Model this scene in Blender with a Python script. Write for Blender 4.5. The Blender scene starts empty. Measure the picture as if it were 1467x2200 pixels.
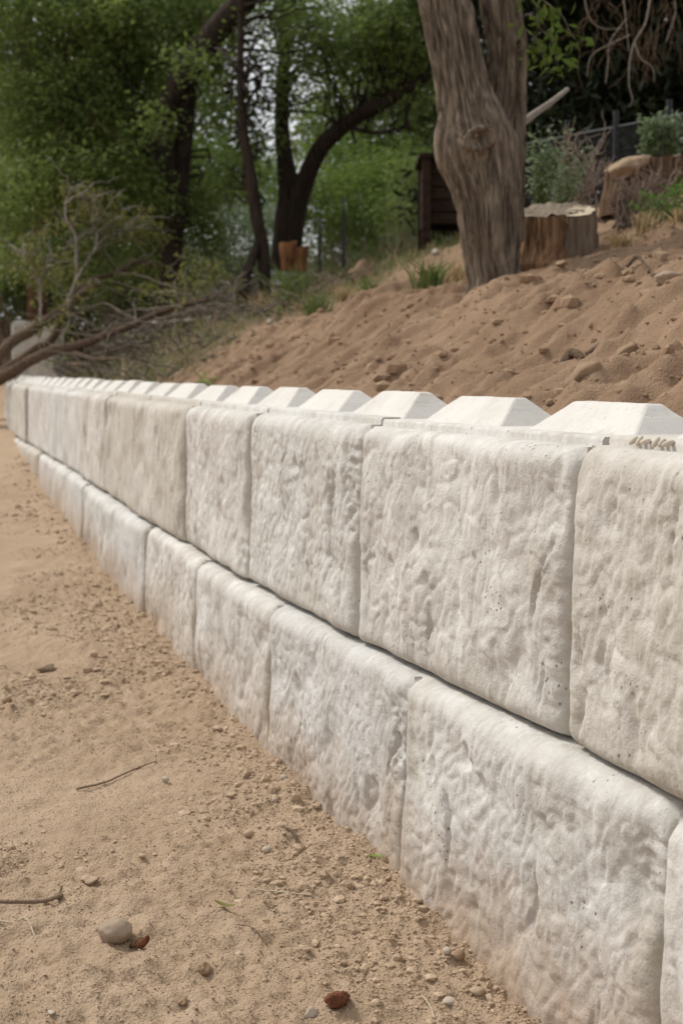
import bpy, bmesh, math, random
import numpy as np
from mathutils import Vector

R = math.radians
C = bpy.context.scene.collection
SC = bpy.context.scene

# ------------------------------------------------------------------ camera, sky, sun, exposure
CAM_Z = 1.325
PITCH = math.atan(302 / 3055.0)
cam_d = bpy.data.cameras.new('camera'); cam = bpy.data.objects.new('camera', cam_d); C.objects.link(cam)
cam.location = (0, 0, CAM_Z); cam.rotation_euler = (math.pi / 2 - PITCH, 0, 0)
cam_d.sensor_fit = 'VERTICAL'; cam_d.sensor_height = 36; cam_d.sensor_width = 24; cam_d.lens = 50
cam_d.clip_start = 0.05; cam_d.clip_end = 2000
cam_d.dof.use_dof = True; cam_d.dof.focus_distance = 3.1; cam_d.dof.aperture_fstop = 5.2
SC.camera = cam

SUN_EL, SUN_AZ = 50, 302             # degrees; azimuth clockwise from +Y
w = bpy.data.worlds.new('World'); SC.world = w; w.use_nodes = True
nt = w.node_tree; nt.nodes.clear()
wo = nt.nodes.new('ShaderNodeOutputWorld'); bg = nt.nodes.new('ShaderNodeBackground')
sky = nt.nodes.new('ShaderNodeTexSky'); sky.sky_type = 'NISHITA'; sky.sun_disc = False
sky.sun_elevation = R(SUN_EL); sky.sun_rotation = R(SUN_AZ); sky.dust_density = 3.0; sky.air_density = 1.0
hs = nt.nodes.new('ShaderNodeHueSaturation'); hs.inputs['Saturation'].default_value = 0.22
nt.links.new(sky.outputs[0], hs.inputs['Color'])
cl = nt.nodes.new('ShaderNodeMix'); cl.data_type = 'RGBA'; cl.inputs[0].default_value = 0.62   # even cloud layer
cl.inputs[7].default_value = (6.0, 6.1, 6.3, 1)
nt.links.new(hs.outputs[0], cl.inputs[6]); nt.links.new(cl.outputs[2], bg.inputs['Color'])
bg.inputs['Strength'].default_value = 0.105
nt.links.new(bg.outputs[0], wo.inputs['Surface'])
sun_d = bpy.data.lights.new('sun', 'SUN'); sun = bpy.data.objects.new('sun', sun_d); C.objects.link(sun)
sun_d.energy = 1.9; sun_d.angle = R(12); sun_d.color = (1.0, 0.95, 0.88)
az = R(SUN_AZ); el = R(SUN_EL)       # soft light from the left
sdir = Vector((math.sin(az) * math.cos(el), math.cos(az) * math.cos(el), math.sin(el)))
sun.rotation_euler = sdir.to_track_quat('Z', 'Y').to_euler()
SC.view_settings.view_transform = 'Standard'; SC.view_settings.look = 'None'
SC.view_settings.gamma = 1.0; SC.view_settings.exposure = 0.50
SC.view_settings.use_curve_mapping = False
SC.cycles.use_denoising = True
SC.cycles.max_bounces = 6
SC.cycles.transparent_max_bounces = 4

# ------------------------------------------------------------------ numpy noise
def _grad(ix, iy, iz, seed):
    h = (ix * 374761393 + iy * 668265263 + iz * 2147483647 + seed * 144665) & 0xFFFFFFFF
    h = ((h ^ (h >> 13)) * 1274126177) & 0xFFFFFFFF
    h = h ^ (h >> 16)
    return h
def perlin(x, y, z, seed=0):
    x = np.asarray(x, float); y = np.asarray(y, float) + 0 * x; z = np.asarray(z, float) + 0 * x
    fx, fy, fz = np.floor(x), np.floor(y), np.floor(z)
    ix, iy, iz = fx.astype(np.int64), fy.astype(np.int64), fz.astype(np.int64)
    x, y, z = x - fx, y - fy, z - fz
    u, v, t = [a * a * a * (a * (a * 6 - 15) + 10) for a in (x, y, z)]
    def g(dx, dy, dz):
        h = _grad(ix + dx, iy + dy, iz + dz, seed) & 15
        a, b, c = x - dx, y - dy, z - dz
        p = np.where(h < 8, a, b); q = np.where(h < 4, b, np.where((h == 12) | (h == 14), a, c))
        return np.where(h & 1, -p, p) + np.where(h & 2, -q, q)
    def L(t, a, b): return a + t * (b - a)
    return L(t, L(v, L(u, g(0,0,0), g(1,0,0)), L(u, g(0,1,0), g(1,1,0))),
                L(v, L(u, g(0,0,1), g(1,0,1)), L(u, g(0,1,1), g(1,1,1))))
def fbm(x, y, z, oct=4, seed=0, gain=0.5):
    s = 0; a = 1.0; k = 1.0
    for i in range(oct):
        s = s + a * perlin(x * k, y * k, z * k, seed + i * 17); a *= gain; k *= 2.03
    return s
def sstep(a, b, x):
    t = np.clip((x - a) / (b - a), 0, 1); return t * t * (3 - 2 * t)

# ------------------------------------------------------------------ mesh and object helpers
class MB:
    def __init__(s): s.V = []; s.F = []; s.n = 0
    def add(s, v, f):
        v = np.asarray(v, float).reshape(-1, 3); f = np.asarray(f, np.int64)
        s.V.append(v); s.F.append(f + s.n); s.n += len(v)
    def mesh(s, name, smooth=True):
        me = bpy.data.meshes.new(name)
        V = np.concatenate(s.V); me.vertices.add(len(V)); me.vertices.foreach_set('co', V.astype(np.float32).ravel())
        tot = np.concatenate([np.full(len(f), f.shape[1], np.int32) for f in s.F])
        lv = np.concatenate([f.ravel() for f in s.F]).astype(np.int32)
        st = np.concatenate([[0], np.cumsum(tot)[:-1]]).astype(np.int32)
        me.loops.add(len(lv)); me.loops.foreach_set('vertex_index', lv)
        me.polygons.add(len(tot)); me.polygons.foreach_set('loop_start', st)
        me.polygons.foreach_set('loop_total', tot)
        me.update(calc_edges=True); me.validate()
        me.polygons.foreach_set('use_smooth', np.full(len(me.polygons), smooth))
        return me
    def build(s, name, mat, parent=None, smooth=True):
        return link(name, s.mesh(name, smooth), mat, parent)
def link(name, me, mat=None, parent=None):
    o = bpy.data.objects.new(name, me); C.objects.link(o)
    if mat is not None and len(me.materials) == 0: me.materials.append(mat)
    if parent is not None:
        o.parent = parent; o.matrix_parent_inverse = parent.matrix_world.inverted()
    return o
def tag(o, label, cat, group=None, kind=None):
    o['label'] = label; o['category'] = cat
    if group: o['group'] = group
    o['kind'] = kind or 'thing'
    return o
def thing(name, label, cat, loc=(0, 0, 0), group=None):
    o = bpy.data.objects.new(name, None); C.objects.link(o); o.location = loc
    o.empty_display_size = 0.1
    bpy_update(o)
    return tag(o, label, cat, group)
def bpy_update(o):
    o.matrix_world = o.matrix_basis
def struct(o, label, cat): return tag(o, label, cat, kind='structure')

def grid_faces(nr, nc, wrap=False):
    i = np.arange(nr - 1)[:, None]; j = np.arange(nc if wrap else nc - 1)[None, :]
    a = i * nc + j; b = i * nc + (j + 1) % nc
    return np.stack([a, b, b + nc, a + nc], -1).reshape(-1, 4)

def catmull(pts, n):
    P = np.asarray(pts, float)
    if len(P) == 2: 
        t = np.linspace(0, 1, n)[:, None]; return P[0] * (1 - t) + P[1] * t
    Q = np.vstack([2 * P[0] - P[1], P, 2 * P[-1] - P[-2]])
    out = []
    for t in np.linspace(0, len(P) - 1 - 1e-6, n):
        i = int(t); u = t - i; a, b, c, d = Q[i:i + 4]
        out.append(0.5 * (2 * b + (c - a) * u + (2 * a - 5 * b + 4 * c - d) * u * u + (3 * b - a - 3 * c + d) * u ** 3))
    return np.array(out)
def tube(mb, pts, rad, segs=8, cap=True, disp=None):
    P = np.asarray(pts, float); n = len(P); rad = np.asarray(rad, float) * np.ones(n)
    T = np.gradient(P, axis=0); T /= np.linalg.norm(T, axis=1)[:, None] + 1e-9
    ref = np.array([0.0, -1.0, 0.0]) if abs(T[0][1]) < 0.9 else np.array([1.0, 0, 0])
    U = np.zeros_like(P); u = ref - T[0] * (ref @ T[0]); u /= np.linalg.norm(u)
    for i in range(n):
        u = u - T[i] * (u @ T[i]); u /= np.linalg.norm(u) + 1e-9; U[i] = u
    W = np.cross(T, U)
    a = np.arange(segs) * 2 * math.pi / segs
    r = rad[:, None] * np.ones((1, segs))
    if disp is not None: r = r + disp(np.cumsum(np.r_[0, np.linalg.norm(np.diff(P, axis=0), axis=1)])[:, None] + 0 * a[None], a[None] + 0 * rad[:, None], P)
    V = P[:, None, :] + r[..., None] * (np.cos(a)[None, :, None] * U[:, None, :] + np.sin(a)[None, :, None] * W[:, None, :])
    V = V.reshape(-1, 3); F = grid_faces(n, segs, True)
    mb.add(V, F)
    if cap and segs > 2:
        for base, c in ((0, P[0]), ((n - 1) * segs, P[-1])):
            ring = V[base:base + segs]; k = np.arange(segs)
            mb.add(np.vstack([ring, c[None]]), np.stack([k, (k + 1) % segs, np.full(segs, segs)], 1))

def icosphere(sub=1):
    bm = bmesh.new(); bmesh.ops.create_icosphere(bm, subdivisions=sub, radius=1)
    v = np.array([x.co[:] for x in bm.verts]); f = np.array([[q.index for q in p.verts] for p in bm.faces]); bm.free()
    return v, f
ICO1, ICO2, ICO3, ICO4 = icosphere(1), icosphere(2), icosphere(3), icosphere(4)

# ------------------------------------------------------------------ photograph geometry
FPX = 3055.0
def ray(px, py):
    dx = (px - 733.5) / FPX; dy = (1100 - py) / FPX; c, s = math.cos(PITCH), math.sin(PITCH)
    return np.array([dx, c + dy * s, dy * c - s])
def at(px, py, Y):
    D = ray(px, py); return D * (Y / D[1]) + [0, 0, CAM_Z]

# the front line of the top course, joint by joint (the wall bends gently to the right far off)
J = np.array([(1.62,-.52),(1.21,.56),(.82,1.65),(.43,2.73),(.025,3.79),(-.335,4.89),(-.675,5.98),(-1.055,7.23),(-1.425,8.5),(-1.79,9.77),
     (-2.13,10.94),(-2.48,12.1),(-2.83,13.25),(-3.19,14.4),(-3.55,15.6),(-3.9,16.8),(-4.22,18.0),(-4.52,19.2),
     (-4.72,20.4),(-4.78,21.6),(-4.62,22.8),(-4.25,23.9)])
K0 = 3                                # index of the first joint in view
LINE = catmull(J, 169)
ext0 = LINE[0] + (LINE[0] - LINE[8]) / np.linalg.norm(LINE[0] - LINE[8]) * 60
ext1 = LINE[-1] + np.array([0.55, 0.83]) * 90
LINE_X = np.vstack([ext0, LINE[::2], LINE[-1:], ext1])
def wall_d(x, y):
    """signed distance behind the front of the wall and arclength along it"""
    x = np.asarray(x, float); y = np.asarray(y, float)
    best = np.full(x.shape, 1e18); sd = np.zeros(x.shape); sl = np.zeros(x.shape); acc = -60.0
    for i in range(len(LINE_X) - 1):
        a, b = LINE_X[i], LINE_X[i + 1]; e = b - a; L = np.hypot(*e)
        if L < 1e-9: continue
        t = ((x - a[0]) * e[0] + (y - a[1]) * e[1]) / L ** 2; tc = np.clip(t, 0, 1)
        qx, qy = x - a[0] - tc * e[0], y - a[1] - tc * e[1]
        d2 = qx * qx + qy * qy; sg = np.sign((x - a[0]) * e[1] - (y - a[1]) * e[0])
        m = d2 < best
        best = np.where(m, d2, best); sd = np.where(m, sg * np.sqrt(d2), sd); sl = np.where(m, acc + tc * L, sl)
        acc += L
    return sd, sl

def yard_h(x, y, fine=True, d=None):
    x = np.asarray(x, float); y = np.asarray(y, float)
    if d is None: d, _ = wall_d(x, y)
    z = np.interp(y, [-40, 0, 2, 2.7, 3.3, 4.5, 5.5, 7, 8.7, 11.2, 14, 16.6, 18, 22, 24, 30, 60, 200, 900],
                  [-.3, -.05, .0, .03, .07, .105, .13, .15, .18, .24, .42, .60, .68, .78, .95, 1.5, 3, 6, 16])
    dw = -d                                        # metres in front of the wall
    z = z + .035 * np.exp(-(dw / .22) ** 2) - .05 * sstep(.4, 2.5, dw)
    z = z + .028 * fbm(x * .9, y * .7, 0.3, 3, 5)
    if fine:
        loose = sstep(-.15, .35, fbm(x * .8, y * .8, 2.2, 3, 41) + .55 * np.exp(-(dw / .5) ** 2))
        z = z + .014 * fbm(x * 4.1, y * 4.1, 1.0, 3, 8)
        n1 = fbm(x * 13, y * 13, 1.0, 3, 11); n2 = fbm(x * 42, y * 42, 4.0, 2, 13)
        z = z + (.007 + .012 * loose) * n1 + (.0035 + .009 * loose) * np.maximum(n2, -.25)
        rut = perlin(x * 1.2 + .3 * perlin(x, y, 0, 3), y * 5.5, 7.0, 21)
        z = z + .020 * rut * (1 - .7 * loose)
    return z
def bank_h(x, y, fine=True, ds=None):
    x = np.asarray(x, float); y = np.asarray(y, float)
    d, s = wall_d(x, y) if ds is None else ds
    z = np.interp(d, [0, .5, .75, 1.25, 1.78, 2.4, 3.7, 5, 9, 30, 300], [1.06, 1.10, 1.15, 1.42, 1.72, 1.84, 2.36, 2.85, 3.45, 5, 18])
    z = z + .07 * fbm(x * .55, y * .55, 3.3, 3, 31) * sstep(.6, 1.6, d)
    z = z + .05 * np.exp(-((x - 1.2) ** 2 + (y - 7.7) ** 2) / .08)
    if fine:
        k = sstep(.5, .9, d)
        wv = .5 * perlin(x * 1.3, y * 1.3, 9.1, 33)
        fur = 1.3 * (np.abs(perlin(s * 2.6 + wv, d * .8, 5.0, 35)) - .2) + .9 * (np.abs(perlin(s * 6 + wv * 1.4, d * 1.6, 6.0, 36)) - .2) + .4 * perlin(s * 13 + wv * 2, d * 3.5, 6.0, 39)
        slope = sstep(.7, 1.0, d) * (1 - sstep(1.8, 2.6, d))
        z = z + .105 * fur * slope
        lum = fbm(x * 12 + .4 * wv, y * 12, 8.0, 3, 38, .6)
        z = z + k * (.036 * fbm(x * 4.5, y * 4.5, 8.0, 3, 37) + .050 * np.maximum(lum, -.05) * sstep(-.3, .3, perlin(x * 1.7, y * 1.7, 1.1, 40)))
    return z
def on_ground(px, py, bank):
    D = ray(px, py); f = bank_h if bank else yard_h
    Y = np.concatenate([np.linspace(1.2, 8, 900), np.linspace(8.02, 60, 1200)])
    P = D[None] * (Y / D[1])[:, None] + [0, 0, CAM_Z]
    h = f(P[:, 0], P[:, 1], False); d, _ = wall_d(P[:, 0], P[:, 1])
    ok = (P[:, 2] <= h) & ((d > .55) if bank else (d < 0.3))
    i = int(np.argmax(ok)) if ok.any() else len(Y) - 1
    p = P[i].copy(); p[2] = float(f(p[0], p[1])); return p
def zbank(x, y): return float(bank_h(np.array([x]), np.array([y]))[0])
def zyard(x, y): return float(yard_h(np.array([x]), np.array([y]))[0])

# ------------------------------------------------------------------ materials
class M:
    def __init__(s, name, rough=0.9, spec=0.25):
        s.m = bpy.data.materials.new(name); s.m.use_nodes = True; s.t = s.m.node_tree
        s.b = s.t.nodes['Principled BSDF']; s.b.inputs['Roughness'].default_value = rough
        s.b.inputs['Specular IOR Level'].default_value = spec
        s.geo = s.t.nodes.new('ShaderNodeNewGeometry'); s.pos = s.geo.outputs['Position']
    def n(s, t): return s.t.nodes.new(t)
    def l(s, a, b): s.t.links.new(a, b)
    def setin(s, sock, v):
        if hasattr(v, 'node'): s.l(v, sock)
        else: sock.default_value = v
    def local(s):
        tc = s.n('ShaderNodeTexCoord'); return tc.outputs['Object']
    def mapping(s, vec, scale=(1, 1, 1), rot=(0, 0, 0), loc=(0, 0, 0)):
        m = s.n('ShaderNodeMapping'); s.l(vec, m.inputs['Vector']); m.inputs['Scale'].default_value = scale
        m.inputs['Rotation'].default_value = rot; s.setin(m.inputs['Location'], loc); return m.outputs[0]
    def noise(s, vec, scale, detail=4, rough=0.55, dist=0.0):
        n = s.n('ShaderNodeTexNoise'); s.l(vec, n.inputs['Vector']); n.inputs['Scale'].default_value = scale
        n.inputs['Detail'].default_value = detail; n.inputs['Roughness'].default_value = rough
        n.inputs['Distortion'].default_value = dist; return n.outputs['Fac']
    def voronoi(s, vec, scale, feature='F1', out='Distance', rnd=1.0):
        n = s.n('ShaderNodeTexVoronoi'); n.feature = feature; s.l(vec, n.inputs['Vector']); n.inputs['Scale'].default_value = scale
        n.inputs['Randomness'].default_value = rnd
        return n.outputs[out]
    def ramp(s, fac, a, b, ca=0.0, cb=1.0):
        n = s.n('ShaderNodeMapRange'); s.l(fac, n.inputs['Value']); n.inputs['From Min'].default_value = a
        n.inputs['From Max'].default_value = b; n.inputs['To Min'].default_value = ca; n.inputs['To Max'].default_value = cb
        return n.outputs[0]
    def mix(s, fac, a, b, mode='MIX'):
        n = s.n('ShaderNodeMix'); n.data_type = 'RGBA'; n.blend_type = mode
        s.setin(n.inputs['Factor'], fac)
        for sock, v in ((n.inputs[6], a), (n.inputs[7], b)):
            if hasattr(v, 'node'): s.l(v, sock)
            else: sock.default_value = (*v, 1)
        return n.outputs[2]
    def math(s, op, a, b=0.0, clamp=False):
        n = s.n('ShaderNodeMath'); n.operation = op; n.use_clamp = clamp
        s.setin(n.inputs[0], a); s.setin(n.inputs[1], b); return n.outputs[0]
    def sep(s, vec):
        n = s.n('ShaderNodeSeparateXYZ'); s.l(vec, n.inputs[0]); return n.outputs
    def rnd(s): return s.n('ShaderNodeObjectInfo').outputs['Random']
    def island(s): return s.geo.outputs['Random Per Island']
    def color(s, c):
        if hasattr(c, 'node'): s.l(c, s.b.inputs['Base Color'])
        else: s.b.inputs['Base Color'].default_value = (*c, 1)
    def bump(s, h, strength=0.5, dist=0.01):
        n = s.n('ShaderNodeBump'); s.l(h, n.inputs['Height']); n.inputs['Strength'].default_value = strength
        n.inputs['Distance'].default_value = dist; s.l(n.outputs[0], s.b.inputs['Normal'])

def mat_concrete(name, dusty=False, smooth=False, gray=False):
    a = M(name, 0.88, 0.2)
    cx = a.n('ShaderNodeCombineXYZ'); off = a.math('MULTIPLY', a.rnd(), 37.0)
    for i in range(3): a.l(off, cx.inputs[i])
    va = a.n('ShaderNodeVectorMath'); va.operation = 'ADD'; a.l(a.pos, va.inputs[0]); a.l(cx.outputs[0], va.inputs[1])
    P = va.outputs[0]
    big = a.noise(P, 2.6, 4, .6, .3)
    streak = a.noise(a.mapping(P, (9, 9, 2.0), (R(14), 0, 0)), 1.6, 5, .62, .4)
    fine = a.noise(P, 60, 5, .65)
    mid = a.noise(P, 14, 4, .6, .6)
    if smooth:
        col = a.mix(a.ramp(big, .35, .65), (.57, .54, .49), (.63, .605, .56))
        col = a.mix(a.ramp(mid, .52, .72, 0, .5), col, (.48, .45, .40))
        col = a.mix(a.ramp(a.voronoi(P, 60), .14, .08, 0, .5), col, (.25, .22, .18))
        col = a.mix(a.ramp(a.noise(P, 7, 5, .7, .5), .58, .74, 0, .6), col, (.40, .32, .235))
    else:
        col = a.mix(a.ramp(big, .36, .64), (.455, .42, .37), (.62, .60, .56))
        col = a.mix(a.ramp(streak, .50, .62, 0, .75), col, (.69, .665, .62))
        col = a.mix(a.ramp(streak, .43, .30, 0, .7), col, (.37, .33, .28))
        col = a.mix(a.ramp(mid, .57, .68, 0, .5), col, (.41, .375, .325))
        # cooler and warmer castings
        col = a.mix(a.ramp(a.rnd(), .55, .9, 0, .8), col, a.mix(.5, col, (.49, .50, .50)))
        col = a.mix(a.ramp(a.rnd(), .45, .0, 0, .6), col, (.41, .36, .29))
        # olive and brown weathering that starts in patches
        wst = a.noise(a.mapping(P, (3.4, 3.4, 1.0)), 1.3, 3, .5, .2)
        col = a.mix(a.ramp(wst, .56, .74, 0, .55), col, (.40, .36, .275))
        # bug holes left by air bubbles, the shade inside them painted dark
        pit = a.voronoi(a.mapping(P, (1, 1, .75)), 58)
        gate = a.ramp(a.noise(P, 5.5, 2, .5), .56, .64)
        hole = a.math('MULTIPLY', a.ramp(pit, .19, .10), gate)
        col = a.mix(a.math('MULTIPLY', hole, .75), col, (.20, .175, .145))
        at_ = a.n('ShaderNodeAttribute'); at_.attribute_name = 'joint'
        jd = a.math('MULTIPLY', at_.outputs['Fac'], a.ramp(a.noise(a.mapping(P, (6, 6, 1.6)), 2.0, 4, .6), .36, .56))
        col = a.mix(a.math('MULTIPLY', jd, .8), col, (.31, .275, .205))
    col = a.mix(a.ramp(fine, .35, .7, .0, .28), col, (.70, .69, .66))
    if dusty:
        z = a.sep(a.pos)[2]; y = a.sep(a.pos)[1]
        base = a.math('SUBTRACT', z, a.math('MULTIPLY', y, .021))
        lift = a.math('ADD', base, a.math('MULTIPLY', a.math('SUBTRACT', mid, .5), .28))
        lift = a.math('ADD', lift, a.math('MULTIPLY', a.math('SUBTRACT', big, .5), .25))
        col = a.mix(a.ramp(lift, .30, .0, 0, .8), col, (.37, .26, .17))
    if gray: col = a.mix(.25, col, (.33, .31, .275))
    a.color(col)
    h = a.math('ADD', a.math('MULTIPLY', fine, .35), a.math('MULTIPLY', a.noise(P, 180, 3, .6), .18))
    if not smooth:
        h = a.math('ADD', h, a.math('MULTIPLY', mid, .7)); h = a.math('ADD', h, a.math('MULTIPLY', a.noise(a.mapping(P, (1, 1, .6)), 30, 4, .6, .5), .6))
        h = a.math('SUBTRACT', h, a.math('MULTIPLY', hole, .9))
    a.bump(h, .75 if not smooth else .3, .009 if not smooth else .007)
    return a.m
def mat_soil(name, c1, c2, c3, veg=None):
    a = M(name, 0.97, 0.1); P = a.pos
    big = a.noise(P, 1.1, 4, .6, .4); mid = a.noise(P, 7, 5, .65, .3); fine = a.noise(P, 55, 5, .7); grit = a.voronoi(P, 130)
    col = a.mix(a.ramp(big, .35, .65), c1, c2)
    col = a.mix(a.ramp(mid, .50, .75, 0, .7), col, c3)
    col = a.mix(a.ramp(fine, .45, .25, 0, .5), col, tuple(v * .62 for v in c2))
    col = a.mix(a.ramp(grit, .10, .03, 0, .45), col, tuple(min(1, v * 1.5) for v in c1))
    col = a.mix(a.ramp(a.voronoi(P, 48), .10, .05, 0, .4), col, tuple(v * .5 for v in c2))
    if veg:
        xyz = a.sep(P); k = a.math('ADD', xyz[1], a.math('MULTIPLY', a.math('SUBTRACT', big, .5), 3.0))
        k = a.math('ADD', k, a.math('MULTIPLY', xyz[0], -1.34))
        col = a.mix(a.ramp(k, 12.6, 14.4), col, a.mix(a.ramp(mid, .4, .6), veg[0], veg[1]))
    a.color(col)
    h = a.math('ADD', a.math('MULTIPLY', fine, .8), a.math('MULTIPLY', a.noise(P, 170, 3, .6), .5))
    h = a.math('SUBTRACT', h, a.math('MULTIPLY', grit, .3))
    a.bump(h, .9, .012); return a.m
def mat_stone(name, c1, c2, scale=30, spec=.2):
    a = M(name, .9, spec); P = a.pos
    col = a.mix(a.ramp(a.noise(P, scale, 5, .65, .3), .35, .65), c1, c2)
    col = a.mix(a.ramp(a.island(), 0, 1, 0, .45), col, tuple(v * .72 for v in c1))
    a.color(col); a.bump(a.noise(P, scale * 4, 4, .6), .5, .004); return a.m
def mat_bark(name, c1, c2, c3, sx=30, sz=4, strength=.8):
    a = M(name, .95, .12); P = a.pos
    st = a.noise(a.mapping(P, (sx, sx, sz)), 1.0, 6, .65, .35); big = a.noise(P, 3, 3, .5)
    col = a.mix(a.ramp(st, .35, .62), c1, c2); col = a.mix(a.ramp(big, .5, .75, 0, .6), col, c3)
    a.color(col); a.bump(st, strength, .025); return a.m
def mat_leaf(name, c1, c2, c3=None, trans=.45):
    a = M(name, .6, .25)
    col = a.mix(a.island(), c1, c2)
    big = a.noise(a.pos, .9, 3, .5)
    if c3: col = a.mix(a.ramp(big, .45, .68), col, c3)
    a.color(col)
    tr = a.n('ShaderNodeBsdfTranslucent'); a.l(col, tr.inputs['Color'])
    mx = a.n('ShaderNodeMixShader'); mx.inputs[0].default_value = trans
    out = a.t.nodes['Material Output']; a.l(a.b.outputs[0], mx.inputs[1]); a.l(tr.outputs[0], mx.inputs[2]); a.l(mx.outputs[0], out.inputs['Surface'])
    return a.m
def mat_flat(name, c, rough=.8, var=.25, scale=12):
    a = M(name, rough, .25); a.color(a.mix(a.ramp(a.noise(a.pos, scale, 4, .6), .3, .7), c, tuple(v * (1 - var) for v in c))); return a.m

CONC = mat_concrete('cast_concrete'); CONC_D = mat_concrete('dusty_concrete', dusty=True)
CONC_S = mat_concrete('smooth_concrete', smooth=True); CONC_G = mat_concrete('grey_concrete', gray=True)
SOIL = mat_soil('yard_soil', (.45, .334, .230), (.385, .279, .186), (.50, .382, .272))
BANK = mat_soil('bank_soil', (.325, .22, .142), (.25, .162, .102), (.385, .268, .178), veg=((.13, .098, .056), (.08, .07, .036)))
PEB = mat_stone('pebble_stone', (.42, .31, .21), (.51, .39, .275))
BCLOD = mat_stone('bank_clod', (.31, .208, .132), (.38, .265, .175), 40, .1)
CLOD = mat_stone('clod_earth', (.30, .20, .125), (.37, .26, .17), 40, .1)
COBBLE = mat_stone('cobble_stone', (.33, .25, .18), (.43, .34, .255), 22)
PALE = mat_stone('pale_stone', (.46, .39, .31), (.55, .48, .40), 40)
BUFF = mat_stone('buff_stone', (.36, .275, .195), (.43, .34, .25), 20)
SLAB = mat_stone('slab_stone', (.30, .20, .125), (.36, .26, .17), 12)
REDWOOD = mat_bark('red_wood', (.13, .045, .025), (.24, .105, .06), (.19, .08, .05), 90, 30)
BROWNBARK = mat_bark('brown_chip', (.10, .06, .03), (.26, .17, .09), (.17, .10, .055), 120, 40)
STICK = mat_bark('stick_bark', (.25, .18, .125), (.34, .25, .18), (.21, .15, .105), 120, 60)
STRAW = mat_flat('straw', (.50, .41, .30), .8)
BARK = mat_bark('furrowed_bark', (.07, .052, .038), (.30, .242, .182), (.25, .19, .135), 34, 3.4, 1.0)
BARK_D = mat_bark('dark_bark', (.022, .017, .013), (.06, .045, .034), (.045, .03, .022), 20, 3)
BARK_R = mat_bark('red_brown_bark', (.05, .025, .016), (.12, .065, .04), (.09, .045, .028), 20, 3)
BRANCH = mat_bark('branch_bark', (.075, .055, .04), (.19, .13, .085), (.13, .085, .055), 30, 30)
BRANCH_G = mat_bark('grey_branch', (.25, .215, .18), (.37, .325, .28), (.28, .235, .195), 30, 30)
TWIG = mat_bark('twig_bark', (.20, .15, .12), (.33, .26, .21), (.27, .19, .15), 30, 30)
ROT = mat_bark('rotten_wood', (.05, .026, .014), (.36, .215, .12), (.16, .085, .045), 34, 2.2, 1.0)
STUMPB = mat_bark('stump_bark', (.09, .066, .048), (.25, .195, .14), (.17, .125, .088), 36, 2.5, .9)
POD = mat_flat('seed_pod_skin', (.60, .52, .42), .8)
ROT_D = mat_bark('dark_rotten_wood', (.035, .022, .014), (.19, .125, .08), (.10, .06, .038), 34, 2.2, 1.0)
WEATH = mat_bark('weathered_wood', (.17, .135, .10), (.31, .255, .195), (.24, .19, .14), 36, 2.5, .6)
CUT = mat_flat('fresh_cut_wood', (.62, .52, .37), .8, .2, 40)
TAN = mat_flat('tan_log', (.40, .29, .19), .85, .3, 25)
RUST = mat_bark('orange_wood', (.12, .055, .026), (.32, .16, .075), (.20, .09, .04), 20, 4)
LEAF = mat_leaf('elm_leaf', (.10, .15, .040), (.18, .24, .068), (.21, .275, .072))
LEAF_D = mat_leaf('dark_leaf', (.06, .095, .028), (.105, .15, .042), (.09, .13, .036))
LEAF_Y = mat_leaf('bright_leaf', (.13, .20, .035), (.20, .28, .055), (.10, .17, .035))
LEAF_S = mat_leaf('sage_leaf', (.22, .28, .18), (.34, .40, .29), (.17, .24, .12))
LEAF_W = mat_leaf('wilted_leaf', (.16, .17, .045), (.26, .25, .08), (.12, .13, .04))
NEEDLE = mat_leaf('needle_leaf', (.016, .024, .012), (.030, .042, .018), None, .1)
GRASS_D = mat_leaf('dry_grass', (.36, .26, .14), (.50, .39, .22), None, .3)
GRASS_G = mat_leaf('green_grass', (.10, .15, .04), (.18, .22, .07), None, .3)
WOOD_DK = mat_bark('dark_timber', (.018, .012, .009), (.05, .032, .022), (.03, .02, .014), 6, 30)
FENCE_B = mat_bark('brown_boards', (.07, .042, .026), (.15, .09, .055), (.10, .06, .036), 24, 2)
METAL_D = mat_flat('dark_metal', (.03, .033, .036), .5)
METAL_G = mat_flat('grey_metal', (.10, .105, .105), .6)
GREENLEAF = mat_leaf('fresh_leaf', (.18, .26, .05), (.24, .30, .07), None, .2)

# ------------------------------------------------------------------ ground sheets
def axis(lo, a, b, hi, step, g=1.09):
    mid = list(np.arange(a, b, step)); r = [b]; s = step
    while r[-1] < hi: s *= g; r.append(r[-1] + s)
    l = []; x = a; s = step
    while x > lo: s *= g; x -= s; l.append(x)
    return np.array(l[::-1] + mid + r)
def sheet(name, X, Y, hf, keep, mat):
    gx, gy = np.meshgrid(X, Y); d, s = wall_d(gx, gy)
    z = hf(gx, gy, d, s); F = grid_faces(len(Y), len(X))
    dm = d.ravel()[F].mean(1); F = F[keep(dm)]
    V = np.stack([gx, gy, z], -1).reshape(-1, 3)
    used = np.zeros(len(V), bool); used[F.ravel()] = True; idx = np.cumsum(used) - 1
    mb = MB(); mb.add(V[used], idx[F]); return mb.build(name, mat)
yard = sheet('dirt_ground', axis(-600, -1.45, .62, 30, .0105, 1.07), axis(-60, 2.3, 4.6, 900, .0105, 1.012),
             lambda x, y, d, s: yard_h(x, y, True, d), lambda d: d < .28, SOIL)
struct(yard, 'bare tan dirt yard in front of the concrete wall', 'ground')
bank = sheet('dirt_bank', axis(-40, -2.4, 2.6, 600, .021, 1.10), axis(-60, 3.0, 11.5, 900, .022, 1.03),
             lambda x, y, d, s: bank_h(x, y, True, (d, s)), lambda d: d > .34, BANK)
struct(bank, 'brown soil bank sloping down to the back of the wall', 'slope')

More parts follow.
